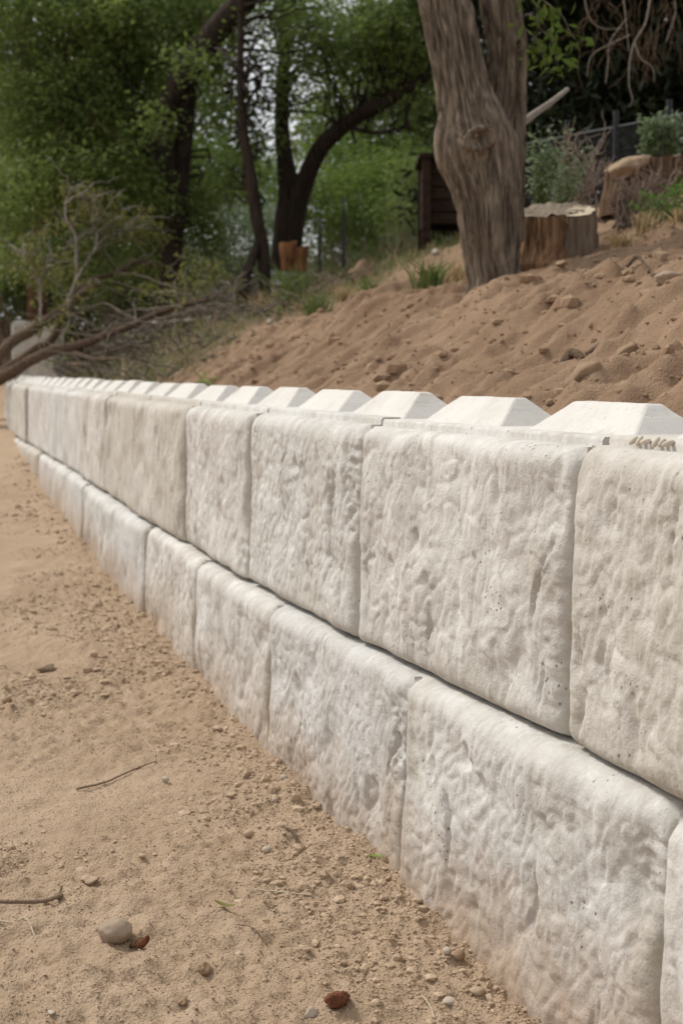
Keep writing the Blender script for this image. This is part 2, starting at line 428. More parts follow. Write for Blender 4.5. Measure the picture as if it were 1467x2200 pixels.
# ------------------------------------------------------------------ retaining wall
def spaced(n, L, r):
    """n+1 coordinates from 0 to L, packed closer within r of both ends"""
    e = r * (1 - np.cos(np.linspace(0, math.pi / 2, 7)[:-1]))
    m = np.linspace(r, L - r, max(n - 12, 3))
    return np.concatenate([e, m, L - e[::-1]])
def facets(x, y, cw, ch, off, tilt, k, seed):
    """broken-stone facets: the outermost of randomly tilted shallow domes, one per jittered cell"""
    gx, gy = x / cw, y / ch; ix, iy = np.floor(gx).astype(np.int64), np.floor(gy).astype(np.int64); h = np.full(x.shape, -9.0)
    for dx in (-1, 0, 1):
        for dy in (-1, 0, 1):
            c = [(_grad(ix + dx, iy + dy, 7 + q, seed) & 0xFFFF) / 65535.0 for q in range(5)]
            px, py = (ix + dx + .15 + .7 * c[0]) * cw, (iy + dy + .15 + .7 * c[1]) * ch; ax, ay = x - px, y - py
            h = np.maximum(h, off * (c[2] * 2 - 1) + tilt * ((c[3] * 2 - 1) * ax + (c[4] * 2 - 1) * ay) - k * (ax * ax + ay * ay))
    return h
def block_mesh(name, A, B, z0, z1, res, seed, top):
    """one cast block: rough rock face, rounded arrises, plain core behind; coordinates relative to A on the front line"""
    A = np.array(A); B = np.array(B); L = float(np.hypot(*(B - A))); t = (B - A) / L; n = np.array([t[1], -t[0]])
    g = .006 if res < .009 else .012; zt = z1 - (.016 if top else .004); H = zt - z0 - .006
    rr = .052
    u = spaced(int(L / res), L - 2 * g, rr); v = spaced(int(H / res), H, rr)
    U, Vv = np.meshgrid(u, v)
    sd = seed * 13
    wx = U + seed * 3.7; wz = Vv + seed * 1.9
    # wavering edges
    eu = np.minimum(U, L - 2 * g - U); ez_t = H - Vv; ez_b = Vv
    Rl = .031 + .018 * perlin(0 * U, wz * 7, seed * .7, sd); Rt = .046 + .02 * perlin(wx * 5, 0 * U, seed * .7, sd + 1); Rb = .030 + .018 * perlin(wx * 6, 0 * U, seed * .5, sd + 2)
    du = np.maximum(0, 1 - eu / Rl); dt = np.maximum(0, 1 - ez_t / Rt); db = np.maximum(0, 1 - ez_b / Rb)
    q = np.clip(du ** 2 + np.maximum(dt, db) ** 2, 0, 1)
    Rm = np.where(np.maximum(dt, db) > du, np.where(dt > db, Rt, Rb), Rl)
    y = Rm * (1 - np.sqrt(1 - q))
    inn = sstep(0, .05, np.minimum(eu, np.minimum(ez_t, ez_b)))
    # rock-face relief: broad heave, slanted vertical scars, chips
    sl = wx + .22 * wz
    warp = .10 * fbm(wx * 3, wz * 3, seed, 2, sd + 3)
    rel = .010 * fbm(wx * 2.6, wz * 2.2, seed * 1.1, 3, sd + 4)
    bw = .5 * perlin(wx * 5, wz * 4, seed * .9, sd + 21)
    fx = sl + .05 * bw + .020 * fbm(wx * 9, wz * 9, seed, 3, sd + 23, .6); fz = wz + .020 * fbm(wx * 9, wz * 9, seed + 3.3, 3, sd + 24, .6)
    gate = .5 + .7 * sstep(-.3, .3, perlin(wx * 2.7, wz * 2.7, seed * 1.7, sd + 22))
    f1 = facets(fx, fz, .17, .20, .009, .16, .9, sd + 25); f2 = facets(fx + .07, fz, .062, .085, .0035, .13, 1.6, sd + 26)
    rel = rel - (.60 * f1 + .30 * f2) * gate
    rel = rel - .0035 * np.minimum(np.abs(perlin(fx * 24, fz * 17, seed * .7, sd + 27)), .3) / .3
    crev = fbm((sl + warp * 1.3) * 13, wz * 3.4, seed * .3, 4, sd + 6, .58)
    rel = rel + .012 * sstep(.40, .72, crev) * sstep(-.15, .35, perlin(wx * 3.1, wz * 3.7, seed, sd + 7))
    shelf = fbm(wx * 5 + .6 * warp, wz * 5, seed * .2, 4, sd + 8, .6)
    rel = rel + .0045 * shelf
    if res < .012:
        rel = rel + .0014 * fbm(wx * 34, wz * 24, seed, 4, sd + 9, .6)
        p = perlin(wx * 62, wz * 36, seed, sd + 10); rel = rel + .004 * sstep(.52, .68, p) * sstep(.0, .3, perlin(wx * 4, wz * 4, seed * 2., sd + 11) + .1)
    rf = random.Random(sd); nf = 16 if res < .009 else 8
    for _ in range(nf):
        fu, fv = rf.uniform(.06, L - .06), rf.uniform(.03, H - .08); fl = rf.uniform(.025, .085); an = rf.gauss(.22, .22); wd = rf.uniform(.0045, .010); dp = rf.uniform(.006, .016)
        ca, sa = math.cos(an), math.sin(an); p_ = (U - fu) * sa + (Vv - fv) * ca; q_ = (U - fu) * ca - (Vv - fv) * sa + .10 * warp + .006 * perlin(wx * 30, wz * 30, seed, sd + 31)
        m_ = np.clip(1 - np.abs(p_) / fl, 0, 1) ** .6
        rel = rel + dp * m_ * np.where(q_ > 0, np.exp(-(q_ / (wd * 2.6)) ** 2), np.exp(-(q_ / wd) ** 2))
    # broken end of the block
    brk = np.maximum(0, 1 - U / .11) * sstep(-.25, .2, perlin(wz * 3 + U * 2, U * 1.0, seed * .4, sd + 12))
    rel = rel + .034 * brk * (.6 + .55 * fbm(wx * 30, wz * 30, seed, 4, sd + 13, .65))
    y = y + rel * (.35 + .65 * inn)
    y = y + .010 * rf.uniform(-1, 1) + .022 * rf.uniform(-1, 1) * (U / L - .5)
    y = y + .030 * Vv                                       # slight batter
    y = np.maximum(y, -.03)
    Pz = Vv + z0 + .003
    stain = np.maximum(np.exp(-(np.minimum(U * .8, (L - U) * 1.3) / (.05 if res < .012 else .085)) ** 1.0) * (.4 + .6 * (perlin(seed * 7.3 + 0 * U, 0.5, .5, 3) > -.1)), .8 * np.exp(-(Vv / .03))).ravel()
    X = U + g
    sh = np.stack([X, y, Pz], -1)                            # block coordinates: along, back, up
    nr, nc = U.shape
    mb = MB(); mb.add(sh.reshape(-1, 3), grid_faces(nr, nc))
    # skirt round the face, going back into the joint
    loop = np.concatenate([np.arange(nc), (np.arange(1, nr)) * nc + nc - 1, (nr - 1) * nc + np.arange(nc - 2, -1, -1), np.arange(nr - 2, 0, -1) * nc])
    ring = sh.reshape(-1, 3)[loop]; back = ring.copy(); back[:, 1] = .16
    k = len(loop); ii = np.arange(k)
    mb.add(np.vstack([ring, back]), np.stack([ii, ii + k, (ii + 1) % k + k, (ii + 1) % k], 1))
    # core
    f0 = .088 if top else .10
    m = 40 if res < .02 else 10
    a0, a1, c0, c1 = g + .004, L - g - .004, z0 + .008, z1 - (0 if top else .008)
    xs = np.linspace(a0, a1, m); jit = .0035 * fbm((xs + seed) * 16, xs * 0, seed, 3, sd + 15)
    prof = [(f0, c0), (f0, c1 - .007), (f0 + .005, c1), (.60, c1), (.60, c0)]
    W = np.array([[(x, p[0] + (jit[i] if j < 3 else 0), p[1] + (jit[i] * .4 if j == 1 else 0)) for j, p in enumerate(prof)] for i, x in enumerate(xs)])
    Fc = grid_faces(m, 5, True); mb.add(W.reshape(-1, 3), Fc)
    for r0 in (0, m - 1): mb.add(W[r0], [[0, 1, 2, 3, 4]])
    # to world axes, origin at A
    for i, V in enumerate(mb.V):
        mb.V[i] = np.stack([V[:, 0] * t[0] + V[:, 1] * n[0], V[:, 0] * t[1] + V[:, 1] * n[1], V[:, 2]], 1)
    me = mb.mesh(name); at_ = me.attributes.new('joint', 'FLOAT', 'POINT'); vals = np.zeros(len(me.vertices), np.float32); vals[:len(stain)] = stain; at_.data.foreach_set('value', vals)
    return me, L, t, n
def knob_mesh(name, L, t, n, c, ln, h, seed, res):
    """sloped interlocking lug"""
    bm = bmesh.new(); y0, y1 = .142, .330; s = .076; rg = random.Random(seed)
    j = lambda a: a + rg.uniform(-.007, .007)
    lo = [(c - ln / 2, y0), (c + ln / 2, y0), (c + ln / 2, y1), (c - ln / 2, y1)]
    hi = [(j(c - ln / 2 + s), j(y0 + s)), (j(c + ln / 2 - s), j(y0 + s)), (j(c + ln / 2 - s), j(y1 - s)), (j(c - ln / 2 + s), j(y1 - s))]
    hh = h + rg.uniform(-.004, .004)
    v = [bm.verts.new((x, y, -.004)) for x, y in lo] + [bm.verts.new((x, y, hh)) for x, y in hi]
    top = bm.faces.new(v[4:])
    for i in range(4): bm.faces.new((v[i], v[(i + 1) % 4], v[4 + (i + 1) % 4], v[4 + i]))
    bm.faces.new(v[3::-1])
    bmesh.ops.recalc_face_normals(bm, faces=bm.faces)
    ed = [e for e in bm.edges if max(q.co.z for q in e.verts) > .01]
    bmesh.ops.bevel(bm, geom=ed, offset=.005, segments=2, affect='EDGES', profile=.5)
    if res < .02:
        bmesh.ops.subdivide_edges(bm, edges=[e for e in bm.edges if e.calc_length() > .04], cuts=22, use_grid_fill=True)
    P = np.array([q.co[:] for q in bm.verts]); nn = np.array([q.normal[:] for q in bm.verts])
    dsp = .0014 * fbm(P[:, 0] * 18, P[:, 1] * 18, P[:, 2] * 18 + seed, 4, seed, .6)
    P = P + nn * dsp[:, None]
    for q, p in zip(bm.verts, P):
        q.co = (p[0] * t[0] + p[1] * n[0], p[0] * t[1] + p[1] * n[1], p[2])
    me = bpy.data.meshes.new(name); bm.to_mesh(me); bm.free()
    return me
WALL_TOP = 1.2
wall = thing('retaining_wall', 'long curving retaining wall of pale rock-faced concrete blocks in two courses', 'wall', (0.43, 2.73, 0))
def res_for(y): return .0052 if y < 4.0 else .008 if y < 5.5 else .014 if y < 9 else .026
# top course
for i in range(1, len(J) - 1):
    A, B = J[i], J[i + 1]; ym = max((A[1] + B[1]) / 2, 0)
    rs = res_for(A[1]) if A[1] > 1.0 else .02
    dz = [0, .0, .002, -.002, .002, 0][i % 6]
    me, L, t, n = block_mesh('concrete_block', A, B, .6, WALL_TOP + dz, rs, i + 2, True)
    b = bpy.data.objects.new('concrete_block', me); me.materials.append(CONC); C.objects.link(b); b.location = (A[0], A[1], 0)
    b.parent = wall; b.matrix_parent_inverse = wall.matrix_world.inverted(); bpy_update(b) if False else None
    for q in (0.27, 0.77):
        km = knob_mesh('knob', L, t, n, L * q - .10, L * .5 - .13, .066, i * 5 + int(q * 4), rs); km.materials.append(CONC_S)
        k = bpy.data.objects.new('knob', km); C.objects.link(k); k.location = (0, 0, WALL_TOP + dz); k.parent = b
# lower course, broken by half a block and 7 cm proud
arc = np.r_[0, np.cumsum(np.hypot(*np.diff(LINE, axis=0).T))]
def on_line(s, off):
    i = min(max(np.searchsorted(arc, s) - 1, 0), len(LINE) - 2); e = LINE[i + 1] - LINE[i]; L = np.hypot(*e)
    p = LINE[i] + e * ((s - arc[i]) / L); nn = np.array([e[1], -e[0]]) / L
    return p + nn * off
LOW_OFF = -.062
def s_for_px(px, lo, hi):
    for _ in range(40):
        m = (lo + hi) / 2; p = on_line(m, LOW_OFF + .02); x = 733.5 + FPX * p[0] / (p[1] * math.cos(PITCH) + (CAM_Z - .38) * math.sin(PITCH))
        lo, hi = (m, hi) if x > px else (lo, m)
    return (lo + hi) / 2
s0 = arc[8 * K0]
SL = [s_for_px(px, s0 - 1.5, s0 + 9) for px in (1415, 862, 578, 425, 310, 228)]
SL = [SL[0] - 2.4, SL[0] - 1.2] + SL
while SL[-1] + 1.22 < arc[-1]: SL.append(SL[-1] + 1.22)
for i in range(len(SL) - 1):
    A, B = on_line(SL[i], LOW_OFF), on_line(SL[i + 1], LOW_OFF)
    rs = res_for(A[1]) if A[1] > .9 else .02
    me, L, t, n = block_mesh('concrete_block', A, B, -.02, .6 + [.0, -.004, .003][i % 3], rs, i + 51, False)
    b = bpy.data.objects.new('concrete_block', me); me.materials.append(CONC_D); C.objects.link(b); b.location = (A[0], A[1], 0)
    b.parent = wall; b.matrix_parent_inverse = wall.matrix_world.inverted()

# ------------------------------------------------------------------ vegetation helpers
rng = np.random.default_rng(7)
def rpath(p0, p1, n, wob, r=rng, sag=0.0):
    t = np.linspace(0, 1, n)[:, None]; p = np.array(p0) * (1 - t) + np.array(p1) * t
    L = np.linalg.norm(np.array(p1) - np.array(p0)); nz = np.cumsum(r.normal(0, 1, (n, 3)), 0); nz -= t * nz[-1]
    p = p + nz * wob * L / math.sqrt(n); p[:, 2] += sag * L * 4 * (t * (1 - t))[:, 0]
    return p
def leaves(mb, C0, n_per, spread, size, r=rng, droop=.35, aspect=.5, flat=.7):
    C0 = np.asarray(C0); N = len(C0) * n_per
    c = np.repeat(C0, n_per, 0) + r.normal(0, 1, (N, 3)) * np.array([spread, spread, spread * flat])
    ax = r.normal(0, 1, (N, 3)); ax[:, 2] = ax[:, 2] * .6 - droop; ax /= np.linalg.norm(ax, axis=1)[:, None]
    up = r.normal(0, .55, (N, 3)) + [0, 0, 1]; sd = np.cross(ax, up); sd /= np.linalg.norm(sd, axis=1)[:, None] + 1e-9
    nr = np.cross(sd, ax); ln = size * r.uniform(.6, 1.3, (N, 1)); wd = ln * aspect
    v = np.stack([c, c + ax * ln * .5 + sd * wd * .5 + nr * ln * .06, c + ax * ln, c + ax * ln * .5 - sd * wd * .5 + nr * ln * .06], 1)
    mb.add(v.reshape(-1, 3), np.arange(N * 4).reshape(-1, 4))
def clumps(ell, r, density):
    """points spread through a list of ellipsoids (x, y, z, rx, ry, rz)"""
    out = []
    for x, y, z, rx, ry, rz in ell:
        n = max(4, int(density * rx * ry * rz)); d = r.normal(0, 1, (n, 3)); d /= np.linalg.norm(d, axis=1)[:, None]
        q = r.uniform(.15, 1, (n, 1)) ** .45
        out.append(np.array([x, y, z]) + d * q * np.array([rx, ry, rz]))
    return np.vstack(out)
def trunk_tube(mb, pts, rad, n=40, segs=18, amp=.06, seed=0):
    P = catmull(pts, n); r = np.interp(np.linspace(0, 1, n), np.linspace(0, 1, len(rad)), rad)
    tube(mb, P, r, segs, True, lambda s, a, q: r[:, None] * (amp * perlin(a * 0 + np.cos(a) * 2.6, np.sin(a) * 2.6, s * 1.6 + seed, seed) + amp * .6 * perlin(np.cos(a) * 6, np.sin(a) * 6, s * .9, seed + 4)))
    return P
def foliage(root, ell, leafmat, seed, density=150, n_per=60, spread=.165, size=.09, branch_from=None, bmat=None, name='crown', aspect=.5, droop=.35):
    r = np.random.default_rng(seed); cl = clumps(ell, r, density)
    mb = MB(); leaves(mb, cl, n_per, spread, size, r, droop, aspect); o = mb.build(name, leafmat, root)
    if branch_from is not None:
        bb = MB(); src = np.asarray(branch_from)
        for q in cl[r.permutation(len(cl))[:min(len(cl), 90)]]:
            k = np.argmin(np.linalg.norm(src - q + [0, 0, .5], axis=1)); s = src[k]
            if np.linalg.norm(q - s) > 4.5: continue
            tube(bb, rpath(s, q, 7, .16, r, .06), np.linspace(.022, .005, 7), 5, False)
        if bb.n: bb.build('branches', bmat or BARK_D, root)
    return o
def E(px, py, Y, rx, rz, ry=None):
    p = at(px, py, Y); return (p[0], p[1], p[2], rx, ry or (rx + rz) * .5, rz)
def tree(name, label, trunks, ell, leafmat, bmat, seed, group='background trees', **kw):
    """trunks: list of (points, radii); ell: ellipsoids that make up the crown"""
    p0 = np.array(trunks[0][0][0]); root = thing(name, label, 'tree', tuple(p0), group)
    src = []
    for i, (pts, rad) in enumerate(trunks):
        mb = MB(); P = trunk_tube(mb, pts, rad, seed=seed + i); mb.build('trunk' if i == 0 else 'limb', bmat, root); src.append(P[len(P) // 3:])
    if ell: foliage(root, ell, leafmat, seed, branch_from=np.vstack(src), bmat=bmat, **kw)
    return root
def down(px, py, Y, more=.4):
    p = at(px, py, Y); return (p[0], p[1], p[2] - more)

# ------------------------------------------------------------------ the big twin-stemmed tree on the bank
TY = 8.0
mt = thing('twin_stem_tree', 'big grey-brown tree with a round knot and two stems on top of the bank', 'tree', tuple(at(1058, 612, TY)))
def bark_disp(knots, amp=.021, seed=3):
    def f(s, a, P):
        rr = .16; ca, sa = np.cos(a), np.sin(a); wv = .22 * perlin(ca * 1.2, sa * 1.2, s * 1.6, seed)
        k = np.abs(perlin(ca * 9.5 + wv, sa * 9.5 + wv, s * 2.0 + .4 * wv, seed)); k2 = np.abs(perlin(ca * 20, sa * 20, s * 7 + wv, seed + 2))
        d = 1.3 * amp * (1.0 - 3.6 * np.minimum(k, .28)) * -1 + amp * .5 * k2 * 2 + .018 * perlin(ca * 1.3, sa * 1.3, s * 1.1, seed + 5)
        for (s0, a0, hs_, ha, h, ring) in knots:
            da = (a - a0 + math.pi) % (2 * math.pi) - math.pi; q = np.sqrt(((s - s0) / hs_) ** 2 + (da / ha) ** 2)
            d = d + (h * np.exp(-q * q))
            if ring: d = d + .030 * np.exp(-((q - .62) / .17) ** 2) - .040 * np.exp(-(q / .42) ** 2) + .008 * np.cos(q * 26) * np.exp(-(q / 1.1) ** 2)
        return d
    return f
def px_path(rows, Y):
    """rows of (left px, right px, y px) -> centres and radii"""
    c = [at((l + r) / 2, y, Y) for l, r, y in rows]; rad = [(r - l) / 2 * Y / FPX for l, r, y in rows]; return c, rad
rows = [(985, 1140, 660), (1000, 1122, 605), (993, 1118, 560), (986, 1118, 500), (980, 1118, 440), (962, 1116, 380), (944, 1108, 325), (936, 1090, 285), (938, 1070, 240), (936, 1052, 200), (928, 1038, 140), (915, 1022, 70), (903, 1006, 0), (880, 990, -120), (840, 960, -330), (800, 900, -620)]
c, rad = px_path(rows, TY); n = 330; P = catmull(c, n); rd = catmull([(q, 0, 0) for q in rad], n)[:, 0]
S = np.cumsum(np.r_[0, np.linalg.norm(np.diff(P, axis=0), axis=1)])
ks = float(np.interp(0, [0], [0])); kz = at(1030, 312, TY)[2]; kS = float(S[np.argmin(np.abs(P[:, 2] - kz))])
s2 = float(S[np.argmin(np.abs(P[:, 2] - at(1030, 60, TY)[2]))])
mb = MB(); tube(mb, P, rd * .97, 150, True, bark_disp([(kS, .0, .085, .52, .028, True), (kS + .10, .45, .10, .55, .03, False), (kS - .02, -1.3, .12, .6, .03, False)], seed=3))
mb.build('trunk', BARK, mt)
rows = [(1040, 1122, 520), (1034, 1124, 420), (1036, 1126, 330), (1044, 1126, 260), (1050, 1126, 200), (1046, 1128, 100), (1030, 1116, 0), (1034, 1120, -120), (1060, 1140, -350), (1110, 1180, -640)]
c, rad = px_path(rows, TY + .13); P2 = catmull(c, 240); rd2 = catmull([(q, 0, 0) for q in rad], 240)[:, 0]
S2 = np.cumsum(np.r_[0, np.linalg.norm(np.diff(P2, axis=0), axis=1)]); k2 = float(S2[np.argmin(np.abs(P2[:, 2] - at(1110, 95, TY)[2]))])
mb = MB(); tube(mb, P2, rd2 * .98, 110, True, bark_disp([(k2, .45, .05, .35, .022, True)], seed=9)); mb.build('limb', BARK, mt)
r = np.random.default_rng(21)
ell = [(P[-1][0] - .6, 8.4, 6.4, 1.5, 1.5, .9), (P2[-1][0] + .5, 8.6, 6.6, 1.6, 1.5, 1.0), (.9, 9.3, 7.4, 2.0, 1.8, 1.1), (2.6, 9.6, 6.2, 1.5, 1.5, .8)]
foliage(mt, ell, LEAF, 22, density=60, n_per=45, branch_from=np.vstack([P[-60:], P2[-60:]]), bmat=BARK)
bb = MB(); pts = [at(1105, 278, TY + .2), at(1140, 250, TY + .5), at(1180, 222, TY + .8), at(1218, 192, TY + 1.1)]
tube(bb, catmull(pts, 14), np.linspace(.026, .014, 14), 9); bb.build('branch', BRANCH_G, mt)['label'] = 'pale bare broken branch'
bb = MB(); lf = MB(); tips = []
for (x0, y0, x1, y1) in [(1120, -60, 1160, 60), (1128, -20, 1235, 85), (1125, 60, 1170, 140), (1128, 30, 1200, 150)]:
    q = rpath(at(x0, y0, TY + .2), at(x1, y1, TY - .1), 8, .08, r, .06); tube(bb, q, np.linspace(.008, .002, 8), 5, False); tips += [q[-1], q[-2], q[-3], q[-4]]
bb.build('twig', BARK, mt); leaves(lf, tips, 7, .05, .075, r, .8, .42); o = lf.build('leaf_spray', LEAF_Y, mt); o['label'] = 'yellow-green leaf spray'; o['kind'] = 'stuff'

# ------------------------------------------------------------------ stumps and logs
def stump(label, cx, ytop, ybot, hw, Y, bark, cutmat, seed, tilt=0.0, back=.0, flare=.25, group=None, name='tree_stump', wedge=False):
    b = at(cx, ybot, Y); t = at(cx, ytop, Y); rw = hw * Y / FPX; root = thing(name, label, 'stump', tuple(b), group)
    n, sg = 46, 110; zz = np.linspace(b[2] - .12, t[2], n); a = np.arange(sg) * 2 * math.pi / sg
    A, Z = np.meshgrid(a, zz); h = np.clip((Z - b[2]) / (t[2] - b[2]), 0, 1)
    ca, sa = np.cos(A), np.sin(A)
    flut = np.abs(perlin(ca * 5, sa * 5, Z * 1.6, seed)); fl2 = perlin(ca * 12, sa * 12, Z * 3.0, seed + 1)
    rr = rw * (1 + flare * (1 - h) ** 2 * (.7 + .6 * perlin(ca * 1.6, sa * 1.6, 0 * Z, seed + 2)) + .10 * perlin(ca * 1.2, sa * 1.2, Z, seed + 4)) + rw * (.15 * flut + .045 * fl2 - .07)
    top = tilt * rw * ca + .022 * perlin(ca * 5, sa * 5, 0 * Z, seed + 6)
    top = top + back * rr * sa
    Zt = Z + top * h
    V = np.stack([b[0] + rr * ca, b[1] + rr * sa, Zt], -1)
    mb = MB(); mb.add(V.reshape(-1, 3), grid_faces(n, sg, True)); mb.build('bark', bark, root)
    # sawn or broken top, built in rings
    mb = MB(); q = np.linspace(1, 0, 9)[:, None]; ring = V[-1]; cen = ring.mean(0)
    T = cen + (ring - cen)[None] * q[..., None] * .985; T[..., 2] += .006 + .012 * perlin(T[..., 0] * 22, T[..., 1] * 22, 0 * T[..., 0], seed + 7)
    mb.add(T.reshape(-1, 3), grid_faces(9, sg, True)); mb.build('cut_face', cutmat, root)
    return root, b, t, rw
st1, b1, t1, rw1 = stump('cut stump with rotten orange-brown fibres on its left side, right beside the twin-stemmed tree', 1182, 452, 572, 76, 8.5, ROT, WEATH, 5, .10, .28, .42)
# grey slab of sound wood left standing on the right of the first stump, with a freshly cut pale top
mb = MB(); n, sg = 26, 40; zz = np.linspace(0, 1, n); pr = [(.0, -.03), (.06, -.055), (.12, -.05), (.17, .02), (.19, .12), (.14, .22), (.05, .20), (.02, .06)]
pc = catmull(pr + [pr[0]], sg + 1)[:-1]; ctr = np.array([b1[0] + .05, b1[1] - .20])
W = []
for z in zz:
    k = 1.0 + .40 * (1 - z) ** 2
    W.append([(ctr[0] + p[0] * k + .01 * math.sin(9 * z + i), ctr[1] + p[1] * k, b1[2] - .08 + z * (t1[2] - b1[2] + .055 + .10 * p[0] + .30 * p[1] - .03)) for i, p in enumerate(pc)])
W = np.array(W); W[..., 0] += .016 * perlin(W[..., 0] * 30, W[..., 1] * 30, W[..., 2] * 5, 8); W[..., 1] += .016 * perlin(W[..., 0] * 30, W[..., 1] * 30, W[..., 2] * 3, 9); mb.add(W.reshape(-1, 3), grid_faces(n, sg, True))
mb.build('bark_slab', STUMPB, st1)
mb = MB(); cen = W[-1].mean(0); q = np.linspace(1, 0, 5)[:, None]; T = cen + (W[-1] - cen)[None] * q[..., None] * .97; T[..., 2] += .005; mb.add(T.reshape(-1, 3), grid_faces(5, sg, True))
mb.build('sawn_top', CUT, st1)['label'] = 'freshly sawn cream top'
stump('wide dark brown crumbling stump at the right edge, up behind the bare shrub', 1398, 350, 430, 98, 10.6, ROT_D, WEATH, 15, .06, flare=.25)
for cx, yt, yb, hw, sd in ((620, 522, 560, 19, 31), (647, 532, 564, 16, 33)):
    stump('taller of two orange-brown rotten stumps below the dark curved tree' if sd == 31 else 'shorter of two orange-brown rotten stumps, on the right of its twin', cx, yt, yb, hw, 17.5, RUST, RUST, sd, .1, flare=-.25, group='orange-brown rotten stumps')
def rock(name, label, cat, p, size, mat, seed, rot=0.0, ico=ICO3, rough=.28, group=None, sink=.25, facets=True, tilt=0.0):
    v, f = ico; r = np.random.default_rng(seed); v = v.copy()
    if facets:
        for _ in range(11):
            d = r.normal(0, 1, 3); d /= np.linalg.norm(d); c = r.uniform(.62, .86); k = np.maximum(v @ d - c, 0); v = v - k[:, None] * d
    v = v * (1 + rough * fbm(v[:, 0] * 1.5 + seed, v[:, 1] * 1.5, v[:, 2] * 1.5, 4, seed)[:, None])
    v = v * np.array(size) / 2
    c, s = math.cos(tilt), math.sin(tilt); v = np.stack([v[:, 0] * c + v[:, 2] * s, v[:, 1], -v[:, 0] * s + v[:, 2] * c], 1)
    c, s = math.cos(rot), math.sin(rot); v = np.stack([v[:, 0] * c - v[:, 1] * s, v[:, 0] * s + v[:, 1] * c, v[:, 2]], 1)
    mb = MB(); mb.add(v, f); o = mb.build(name, mat); o.location = (p[0], p[1], p[2] + size[2] * (.5 - sink)); tag(o, label, cat, group); return o
rock('log_slab', 'pale tan sawn log slab resting on the slope beside the wide crumbling stump', 'log', at(1350, 352, 10.35) - [0, 0, .07], (.36, .24, .15), TAN, 8, .1, ico=ICO4, rough=.22, tilt=-.35)

# ------------------------------------------------------------------ rocks, clods and sticks on the bank
def ms(px, p): return px * math.hypot(p[0], p[1]) / FPX
BR = [('stone_slab', 'angular tan slab lying on the slope just above the wall, its underside in shadow', 'stone', 1250, 824, 100, .42, SLAB, .5, -.55),
      ('rock', 'large tan clod at the top of the slope, left of the big tree', 'rock', 782, 590, 66, .8, SLAB, .2, .3),
      ('rock', 'pale rounded rock near the right edge of the slope', 'rock', 1437, 594, 58, .6, BUFF, .1, 0),
      ('stone_slab', 'narrow tan stone slanting down the slope near the right edge', 'stone', 1345, 716, 62, .4, SLAB, .3, -.6),
      ('rock', 'small pale stone by the dry grass, just left of the big tree', 'rock', 935, 547, 22, .7, PALE, .3, 0),
      ('rock', 'tan clod pressed against the foot of the big tree on its left', 'clod', 985, 592, 34, .8, CLOD, .2, 0),
      ('rock', 'brown clod at the foot of the cut stump', 'clod', 1235, 582, 40, .7, CLOD, .5, 0),
      ('rock', 'small pale chip in the middle of the slope below the big tree', 'stone', 968, 716, 14, .6, PALE, .5, 0),
      ('rock', 'small light stone at the far top of the slope above the brush pile', 'rock', 583, 690, 30, .7, PALE, .5, 0),
      ('rock', 'small stone lying left of the angular slab on the slope', 'stone', 1010, 820, 26, .5, CLOD, .5, -.4),
      ('rock', 'round tan clod right of the narrow slanting stone', 'clod', 1410, 745, 22, .7, CLOD, .5, 0),
      ('rock', 'pale flat stone on the slope below the foot of the big tree', 'stone', 1018, 640, 26, .4, PALE, .5, -.3)]
for i, (nm, lb, ct, px, py, wpx, asp, m, rt, tl) in enumerate(BR):
    p = on_ground(px, py + wpx * .2, True); s = ms(wpx, p); rock(nm, lb, ct, p, (s, s * .75, s * asp), m, 60 + i, rt, tilt=tl, group='stones and clods on the bank')
def stick(name, label, cat, pts, r0, r1, mat, seg=7, wob=.02, group=None, stub=None):
    root = thing(name, label, cat, tuple(pts[0]), group) if stub else None
    mb = MB(); P = catmull(pts, 16); L = np.linalg.norm(P[-1] - P[0]); P[1:-1] += np.random.default_rng(len(label)).normal(0, wob * L * .25, (14, 3)) * [1, 1, .3]
    tube(mb, P, np.linspace(r0, r1, 16), seg)
    if not stub: return tag(mb.build(name, mat), label, cat, group)
    mb.build('stem', mat, root); mb = MB(); tube(mb, catmull(stub, 6), np.linspace(r1 * 1.1, r1 * .5, 6), 6); mb.build('side_twig', mat, root); return root
def gp(px, py, bank=False, lift=.0): p = on_ground(px, py, bank); p[2] = (zbank if bank else zyard)(p[0], p[1]) + lift; return p
stick('root', 'dark root stick poking out of the slope above the angular slab', 'root', [gp(1210, 772, True, -.01), gp(1222, 762, True, .03), gp(1236, 758, True, .035), gp(1252, 756, True, .0)], .024, .014, BRANCH, wob=.01)
stick('root', 'grey root end lying on the slope below the narrow slanting stone', 'root', [gp(1256, 748, True, .012), gp(1290, 730, True, .018), gp(1322, 708, True, .012)], .009, .013, STICK, wob=.01)
stick('stick', 'thin dark stick on the upper slope between the cut stump and the pale rock', 'stick', [gp(1345, 608, True, .03), gp(1368, 596, True, .04), gp(1392, 606, True, .02)], .008, .006, BRANCH)

